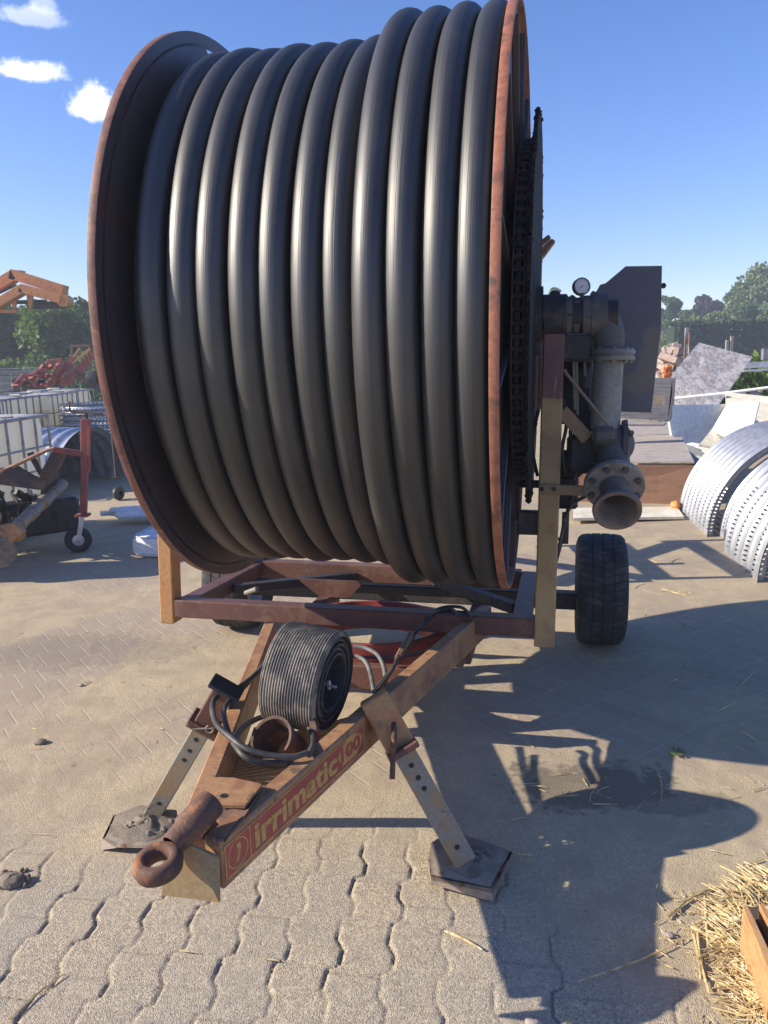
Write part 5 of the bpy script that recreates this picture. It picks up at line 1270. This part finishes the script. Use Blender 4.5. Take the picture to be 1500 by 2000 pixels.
for i, (sz, mt_) in enumerate((((.5, .22, .14), M_brick), ((.34, .28, .18), M_brick2), ((.26, .20, .12), M_brick2), ((.42, .30, .12), M_brick), ((.22, .2, .2), M_brick2))): PROTO.append(proto_block(sz, mt_, 40 + i))
used = [False] * len(PROTO)
gB = 'rubble blocks in the heap'
def heap(cx_px, y0, wpx, zs, n, label, dy=1.2):
    for k in range(n):
        u = random.uniform(-1, 1); f = random.random()
        top = zs * max(.12, 1 - abs(u) ** 1.7); z = top * (1 - f * .98) ; y = y0 - dy * f + random.uniform(-.1, .1)
        p = at(cx_px + u * wpx, 690, y); c = np.array([p[0], p[1], max(.06, z - .05)])
        i = random.randrange(len(PROTO)); Rm = Matrix.Rotation(random.uniform(0, 3.1), 3, 'Z') @ Matrix.Rotation(random.uniform(-.6, .6), 3, 'X') @ Matrix.Rotation(random.uniform(-.5, .5), 3, 'Y')
        if used[i]: ob = PROTO[i].copy(); COL.objects.link(ob)
        else: ob = PROTO[i]; used[i] = True
        ob.location = c.tolist(); ob.rotation_euler = Rm.to_euler(); s = random.uniform(.6, 1.15); ob.scale = (s, s, s); tag(ob, label, 'rubble', gB if 'post' in label else gB + ' on the right')
heap(1318, 16.6, 62, 1.75, 150, 'broken brick or stone block in the heap around the upright iron post')
heap(1462, 15.2, 45, .95, 34, 'broken stone block in the low heap right of the patterned sheet')
# upright iron post, fence pickets, rail
mb = MB(); p = at(1340, 700, 14.8) * [1, 1, 0]; hgt = at(1340, 640, 14.8)[2]; mb.bar(p, p + WZ * hgt, .09, .03, WY); mb.bar(p + WX * .03, p + WX * .03 + WZ * (hgt - .08), .02, .09, WY); tag(mb.obj('iron_post', M_post), 'rusty upright iron post with pale faces standing in the brick heap', 'post')
for x, yt, l in ((1428, 657, 'pale thin stake standing among the weeds, the taller of two'), (1419, 664, 'thin short stake standing among the weeds beside the taller one')):
    mb = MB(); p = at(x, 690, 20) * [1, 1, 0]; mb.bar(p, p + WZ * at(x, yt, 20)[2], .07, .05, WY); tag(mb.obj('wooden_stake', M_wood), l, 'stake')
rl = thing('guard_rail', 'grey steel rail at the right edge behind the patterned sheet', 'rail', at(1500, 740, 15) * [1, 1, 0])
mb = MB(); q0, q1 = at(1452, 714, 15), at(1640, 704, 15); mb.bar(q0, q1, .05, .11); mb.bar(q0 - WZ * .10, q1 - WZ * .10, .05, .04); mb.obj('rail_beam', M_galv, rl)
mb = MB()
for x in (1460, 1560): p = at(x, 712, 15.1); mb.bar(p * [1, 1, 0], p, .08, .08)
mb.obox(at(1496, 692, 15.2), (WX, WY, WZ), (.16, .08, .22), .01); mb.obj('rail_post', M_cage, rl)
# large patterned sheet leaning on the heap
def sheet(name, label, pts, th, mat, cat, nrm=None):
    """flat board from (px, py, depth) corners"""
    P = [at(*p) for p in pts]; n_ = unit(np.cross(P[1] - P[0], P[-1] - P[0])); 
    if n_ @ (CO - P[0]) > 0: n_ = -n_
    mb = MB(); mb.prism(P, n_ * th); return tag(mb.obj(name, mat, smooth=False), label, cat)
def pattern_mat():
    m, n, b = new_mat('stained_patterned_sheet'); o = n.new('ShaderNodeTexCoord').outputs['Object']
    r_ = n.mapping(o, rot=(0, R_(-32), 0)); nz = n.noise(n.mapping(r_, (13, 4, 4.5)), 1.0, 3, .55, .8); nz2 = n.noise(n.mapping(r_, (22, 6, 7)), 1.0, 2, .5, 1.5); nz3 = n.noise(o, 2.2, 4, .6)
    col = n.mix(n.ramp(n.math('ADD', n.math('MULTIPLY', nz, .6), n.math('MULTIPLY', nz2, .4)), .42, .58), (.25, .225, .22), (.46, .43, .415))
    col = n.mix(n.math('MULTIPLY', n.ramp(nz3, .45, .7), .35), col, (.40, .37, .36))
    n.link(col, b.inputs['Base Color']); b.inputs['Roughness'].default_value = .8
    return m
sheet('patterned_sheet', 'big grey mottled panel leaning in front of the rubble heaps', [(1365, 669, 13.4), (1470, 697, 12.9), (1404, 790, 11.2), (1296, 792, 11.4), (1303, 742, 12.1)], .02, pattern_mat(), 'panel')
pole = thing('white_pole', 'long thin pale pole laid across the patterned panel', 'pole', at(1400, 768, 11.0) * [1, 1, 0])
mb = MB(); mb.tube([at(1306, 779, 10.9), at(1400, 770, 10.6), at(1620, 742, 10.4)], .022, 10); mb.obj('pole_shaft', M_white, pole)
# discarded boards
sheet('white_board', 'large white board in blue shadow standing on edge beside the wooden box', [(1303, 791, 9.75), (1421, 789, 10.35), (1440, 820, 10.4), (1390, 866, 10.15), (1330, 866, 9.85), (1312, 850, 9.77)], .03, M_board, 'board')
sheet('white_board', 'bright sunlit white board tilted over the shaded one', [(1421, 786, 9.25), (1483, 783, 8.95), (1466, 852, 8.3), (1440, 862, 8.33), (1391, 838, 8.8)], .03, M_board, 'board')
sheet('cream_board', 'cream board with a smudged face leaning at the right edge behind the white board', [(1417, 766, 10.6), (1540, 778, 10.2), (1540, 850, 9.3), (1475, 838, 9.5), (1420, 806, 10.0)], .05, M_cream, 'board')
sheet('tan_board', 'small tan board lying under the bright white board', [(1391, 837, 8.85), (1442, 860, 8.75), (1425, 880, 8.5), (1366, 868, 8.6)], .03, M_cream, 'board')
sheet('white_batten', 'narrow white batten lying below the tan board', [(1342, 866, 8.9), (1352, 864, 8.9), (1412, 874, 8.7), (1408, 881, 8.6), (1346, 873, 8.75)], .03, M_board, 'batten')
sheet('grey_board', 'dull grey-green board lying between the wooden box and the nearer arch', [(1340, 868, 8.8), (1356, 872, 8.7), (1398, 902, 8.2), (1380, 925, 7.9), (1352, 905, 8.2)], .03, plain('grey_green_board', (.26, .27, .24)), 'board')
sheet('dark_sheet', 'dark crumpled sheet on the ground behind the nearer steel arch', [(1350, 905, 8.2), (1370, 898, 8.3), (1400, 915, 8.1), (1384, 940, 7.7), (1358, 930, 7.8)], .03, M_dark, 'sheet')
random.seed(21)
for k, (x0, y0, x1, y1, d) in enumerate(((1375, 880, 1410, 897, 8.6), (1384, 876, 1416, 888, 8.7), (1360, 892, 1392, 914, 8.4))):
    mb = MB(); mb.bar(at(x0, y0, d), at(x1, y1, d - .3), .05, .03); tag(mb.obj('broken_lath', M_cream), ('short broken lath nearest the wooden box', 'short broken lath under the white batten', 'short broken lath on the dark crumpled sheet')[k], 'lath')
# wooden boxes
bx = thing('wooden_box', 'long low wooden box with a weathered plywood top and brown side', 'box', gz(1290, 985) * [1, 1, 0])
f0, f1 = gz(1120, 980), gz(1351, 986); hb = .435
t0_, t1_ = gz(1120, 904, hb), gz(1356, 905, hb); k0, k1 = gz(1120, 828, .50), gz(1316, 826, .50)
mb = MB(); mb.prism([f0, f1, t1_ - WZ * .02, t0_ - WZ * .02], unit(np.array([.1, 1, 0])) * .02); mb.prism([f1 + WY * .03, f1 + (k1 - t1_) * .95, k1 - WZ * .02, t1_ - WZ * .02 + WY * .03], -WX * .02); mb.obj('side_panel', M_brownply, bx, smooth=False)
mb = MB(); mb.prism([t0_, t1_, k1, k0], WZ * .018); mb.obj('top_panel', M_ply, bx, smooth=False)
bn = thing('grey_crate', 'grey wooden crate with a hand hole behind the dark guard sheet', 'crate', gz(1270, 900) * [1, 1, 0])
D3 = 9.4
def cpt(x, y, d=0): return at(x, y, D3 + d)
mb = MB()
# front board built around the hand hole
hx0, hx1, hy0, hy1 = 1276, 1297, 769, 793
for poly in ([(1150, 735), (1313, 739), (1313, hy0), (1150, hy0)], [(hx1, hy0), (1313, hy0), (1309, hy1), (hx1, hy1)], [(1150, hy0), (hx0, hy0), (hx0, hy1), (1150, hy1)], [(1150, hy1), (1309, hy1), (1303, 824), (1150, 808)]):
    mb.prism([cpt(x, y, 0) for x, y in poly], WY * .025)
mb.obj('front_board', M_wood, bn, smooth=False)
mb = MB(); mb.prism([cpt(1313, 739), cpt(1317, 736, .6), cpt(1312, 815, .6), cpt(1303, 824)], WX * .02); mb.prism([cpt(1150, 809), cpt(1302, 825), cpt(1296, 829, -.15), cpt(1150, 829, -.15)], WZ * -.02); mb.prism([cpt(1150, 738, .6), cpt(1316, 738, .6), cpt(1309, 823, .6), cpt(1150, 812, .6)], WY * .02); mb.obj('side_board', M_wood, bn, smooth=False)
fg = MB()
random.seed(2)
for k in range(9): fg.ball(at(1303 + random.uniform(-5, 4), 728 + random.uniform(-12, 8), 10.4), random.uniform(.03, .055), 8, 6, jit=.3)
tag(fg.obj('orange_flowers', plain('orange_red', (.7, .2, .06))), 'small orange-red clump on the corner of the grey crate', 'rag')
sheet('pale_plank', 'pale flat plank lying on the ground at the foot of the wooden box', [(1120, 992, 7.55), (1322, 989, 7.6), (1336, 1009, 7.12), (1120, 1012, 7.08)], .025, M_cream, 'plank')
mb = MB(); mb.ball(gz(1319, 988, .06), .05, 12, 8, jit=.12); tag(mb.obj('orange_lump', plain('orange_lump_mat', (.6, .26, .08))), 'small orange lump on the end of the pale plank', 'lump')
# galvanised perforated arches at the right edge
M_holB = holes_mat('perforated_arch_far', 84, 16, .01, .17, True, .17); M_holC = holes_mat('perforated_arch_near', 72, 16, .01, .22, True, .19)
gA = 'perforated steel arches at the right edge'
arch('perforated_arch', 'perforated galvanised half-round arch standing behind another at the right edge', np.array([3.72, 6.86, 0]), R_(-9), .86, 1.10, 8, .034, M_holB, gA)
arch('perforated_arch', 'perforated galvanised half-round arch nested just inside the rear one', np.array([3.66, 6.2, 0]), R_(-9), .80, .30, 2, .034, M_holC, gA)
arch('perforated_arch', 'perforated galvanised half-round arch nearest the camera, cut off by the right edge', np.array([3.45, 5.40, 0]), R_(-9), .82, .85, 6, .034, M_holC, gA)
# open steel frame behind the reel: its barred shade falls across the paving on the right
sf = thing('shade_frame', 'open steel bar frame standing on the paving close behind the hose reel', 'shade frame', np.array([.55, 5.6, 0]))
mb = MB()
for y in (5.15, 5.55, 6.2):
    for x in (.15, .75): mb.bar(np.array([x, y, 0]), np.array([x, y, .95 if y < 6 else 1.2]), .06, .06)
mb.obj('frame_leg', M_fred, sf)
mb = MB()
for y, z in ((5.15, .55), (5.15, .93), (5.55, .75), (6.2, .6), (6.2, 1.15)): mb.bar(np.array([.15, y, z]), np.array([.75, y, z]), .05, .06)
for x, z in ((.15, .93), (.75, .45), (.75, .93)): mb.bar(np.array([x, 5.15, z]), np.array([x, 6.2, z]), .06, .07)
mb.bar(np.array([.75, 5.15, .2]), np.array([.75, 6.2, .9]), .03, .14); mb.bar(np.array([.15, 6.2, .2]), np.array([.15, 5.15, .9]), .03, .10)
mb.obj('frame_bar', M_fred, sf)
# ================================================================== straw and litter
def straw_mesh(items, r0=.0022):
    mb = MB()
    for (p, q, r, bend) in items:
        m_ = (p + q) / 2 + bend; mb.tube([p, p * .5 + m_ * .5 + bend * .15, m_, m_ * .5 + q * .5 + bend * .15, q], [r * .8, r, r, r * .9, r * .6], 5)
    return mb
rs = np.random.default_rng(3); items = []
c0 = gz(1455, 1905); 
def in_pile(p): 
    # pile outline in ground coordinates
    return True
for k in range(1700):
    f = rs.random(); px_ = 1385 + (rs.random() ** .8) * 250; py_ = 1735 + rs.random() * 420
    edge = 1398 + max(0, (py_ - 1760)) * .34 + 14 * math.sin(py_ * .05)
    if py_ < 1790: edge = 1398 + (1790 - py_) * 1.4
    px_ = edge + abs(rs.normal()) * 70
    p = gz(px_, py_); hmax = .045 * min(1, (px_ - edge) / 70); z = .004 + hmax * rs.random()
    a = rs.normal() * .55 + (1.75 if rs.random() < .7 else .4) ; l = rs.uniform(.06, .24); d = np.array([math.cos(a), math.sin(a), rs.normal() * .07])
    c = np.array([p[0], p[1], z + .004]); pa = c - d * l / 2; pb = c + d * l / 2
    pa[2] = max(pa[2], .003); pb[2] = max(pb[2], .003)
    items.append((pa, pb, rs.uniform(.0010, .0027), np.array([rs.normal() * .006, rs.normal() * .006, abs(rs.normal()) * .004])))
tag(straw_mesh(items).obj('straw_heap', M_straw), 'loose heap of dry yellow straw in the bottom right corner', 'straw', kind='stuff')
items = []
def S(x0, y0, x1, y1, r=.0025, bend=0, z=.005): 
    p, q = gz(x0, y0, z), gz(x1, y1, z); d = q - p; items.append((p, q, r, np.array([-d[1], d[0], 0]) * bend))
for s in ((1304, 1792, 1386, 1736, .005, .06), (1130, 1916, 1350, 1826, .0024, -.03), (1350, 1826, 1420, 1765, .0024, -.03), (868, 1818, 942, 1855, .0034, .04), (1280, 1496, 1291, 1564, .0022, .05), (1040, 1533, 1068, 1538, .002, 0), (1078, 1514, 1103, 1510, .0022, 0), (1092, 1555, 1130, 1553, .0024, 0), (1158, 1570, 1205, 1571, .0022, 0),
          (998, 1602, 1028, 1596, .002, .05), (1010, 1667, 1042, 1670, .0026, 0), (1153, 1566, 1165, 1540, .0016, .1), (1166, 1547, 1190, 1536, .0016, .1), (1354, 1826, 1368, 1912, .004, .03), (1362, 1822, 1385, 1938, .0045, -.03), (1376, 1750, 1382, 1850, .004, 0), (1350, 1810, 1420, 1850, .0045, .02), (1100, 2010, 1120, 1985, .002, 0),
          (352, 1708, 358, 1707, .002, 0), (350, 1856, 385, 1860, .002, 0), (515, 1873, 545, 1876, .0022, 0), (20, 1990, 125, 1902, .0024, .05), (55, 1627, 95, 1629, .0014, 0), (1306, 1332, 1345, 1320, .0022, 0), (1325, 1215, 1360, 1228, .003, 0), (1260, 1090, 1290, 1102, .004, 0), (1262, 1112, 1280, 1114, .004, 0), (1310, 1100, 1330, 1090, .003, .1), (1290, 1155, 1350, 1158, .004, .05), (1294, 1150, 1340, 1162, .003, -.05), (1440, 1345, 1475, 1310, .002, 0), (1450, 1430, 1480, 1450, .002, .1), (1400, 1390, 1440, 1370, .002, 0), (1240, 1150, 1260, 1140, .003, .1), (305, 1420, 318, 1424, .003, 0), (165, 1335, 178, 1330, .003, .1), (1450, 1690, 1490, 1678, .0024, 0), (1470, 1545, 1500, 1535, .002, 0)): S(*s)
rs = np.random.default_rng(17)
for k in range(420):
    y = rs.uniform(1735, 2010); e_ = 1400 + max(0, (y - 1760)) * .34; x = e_ + rs.normal() * 55 - 12; p = gz(x, y, .003); a = rs.random() * 6.28; l = rs.uniform(.006, .035); items.append((p, p + np.array([l * math.cos(a), l * math.sin(a), 0]), rs.uniform(.0007, .0016), np.zeros(3)))
for k in range(130):
    x = rs.uniform(1000, 1500) if k % 3 else rs.uniform(0, 700); y = rs.uniform(1180, 1700) if k % 3 else rs.uniform(1150, 1500); a = rs.random() * 6.28; p = gz(x, y, .004); l = rs.uniform(.015, .07) * (1 if k % 3 else .6)
    items.append((p, p + np.array([l * math.cos(a), l * math.sin(a), 0]), rs.uniform(.0008, .0016), np.zeros(3)))
tag(straw_mesh(items).obj('scattered_straw', M_straw), 'single dry straw stalks scattered over the paving', 'straw', kind='stuff')
# timber frame end in the straw
tf = thing('timber_frame', 'orange-brown timber frame corner half buried in the straw heap', 'timber frame', gz(1490, 1850) * [1, 1, 0])
mb = MB()
def tpt(x, y, z): return gz(x, y, z)
mb.prism([tpt(1451, 1770, .16), tpt(1460, 1768, .16), tpt(1520, 1895, .16), tpt(1505, 1900, .16)], WZ * -.13); mb.prism([tpt(1483, 1766, .16), tpt(1491, 1764, .16), tpt(1560, 1880, .16), tpt(1548, 1885, .16)], WZ * -.13)
mb.obj('timber_rail', M_timber, tf)
mb = MB(); mb.prism([tpt(1460, 1772, .11), tpt(1484, 1770, .11), tpt(1550, 1890, .11), tpt(1515, 1895, .11)], WZ * -.05); mb.lathe(tpt(1475, 1791, .112), WZ, [(0, .014), (.004, .013), (.004, .0)], 14); mb.obj('frame_infill', plain('dark_timber', (.10, .065, .04)), tf)
# stones, clods, dead leaves
clods = ((22, 1720, .035, 'dark clod of earth at the left edge'), (79, 1449, .022, 'small dark round stone on the sand at the left'), (1041, 1995, .016, 'small grey pebble in the sun at the bottom edge'), (1308, 1826, .010, 'tiny pale stone left of the straw heap'), (158, 1338, .012, 'tiny brown crumb of earth on the sandy paving at the left'))
for x, y, r, l in clods:
    mb = MB(); mb.ball(gz(x, y, r * .3), r, 16, 11, (1.3, 1, .55), .12)
    if r > .03:
        random.seed(8)
        for q in range(30): a_ = random.uniform(0, 6.28); d_ = random.uniform(.4, 1.7) * r; mb.ball(gz(x, y, .004) + np.array([d_ * 1.2 * math.cos(a_), d_ * math.sin(a_), max(0, .012 - d_ * .2)]), random.uniform(.003, .012), 8, 6, jit=.3)
    random.seed(int(x)); tag(mb.obj('stone', M_dirt if r > .02 else M_brick2, ang=70), l, 'stone')
mb = MB(); random.seed(5)
for k in range(16): a = random.uniform(0, 6.28); c = gz(1322, 1469, .012); mb.prism([c, c + np.array([.03 * math.cos(a), .03 * math.sin(a), .004]), c + np.array([.034 * math.cos(a + .4), .034 * math.sin(a + .4), .002])], WZ * .001)
tag(mb.obj('small_weed', L_lite, smooth=False), 'tiny green weed growing between the pavers at the edge of the shade', 'weed')

# ================================================================== thin air between here and the far trees
mb = MB(); mb.obox(np.array([0, 44.0, 5.5]), np.eye(3), (150, 96, 13.0)); hz = mb.obj('haze', None, smooth=False)
hz['kind'] = 'stuff'; hz['label'] = 'thin pale summer haze over the yard and the far trees'
hm = bpy.data.materials.new('pale_haze'); hm.use_nodes = True; hm.node_tree.nodes.clear(); hn = N(hm.node_tree)
vo = hn.new('ShaderNodeVolumePrincipled'); vo.inputs['Color'].default_value = (.80, .88, 1.0, 1); vo.inputs['Density'].default_value = 0.0029; vo.inputs['Anisotropy'].default_value = .2
hn.link(vo.outputs[0], hn.new('ShaderNodeOutputMaterial').inputs['Volume']); hz.data.materials.clear(); hz.data.materials.append(hm)
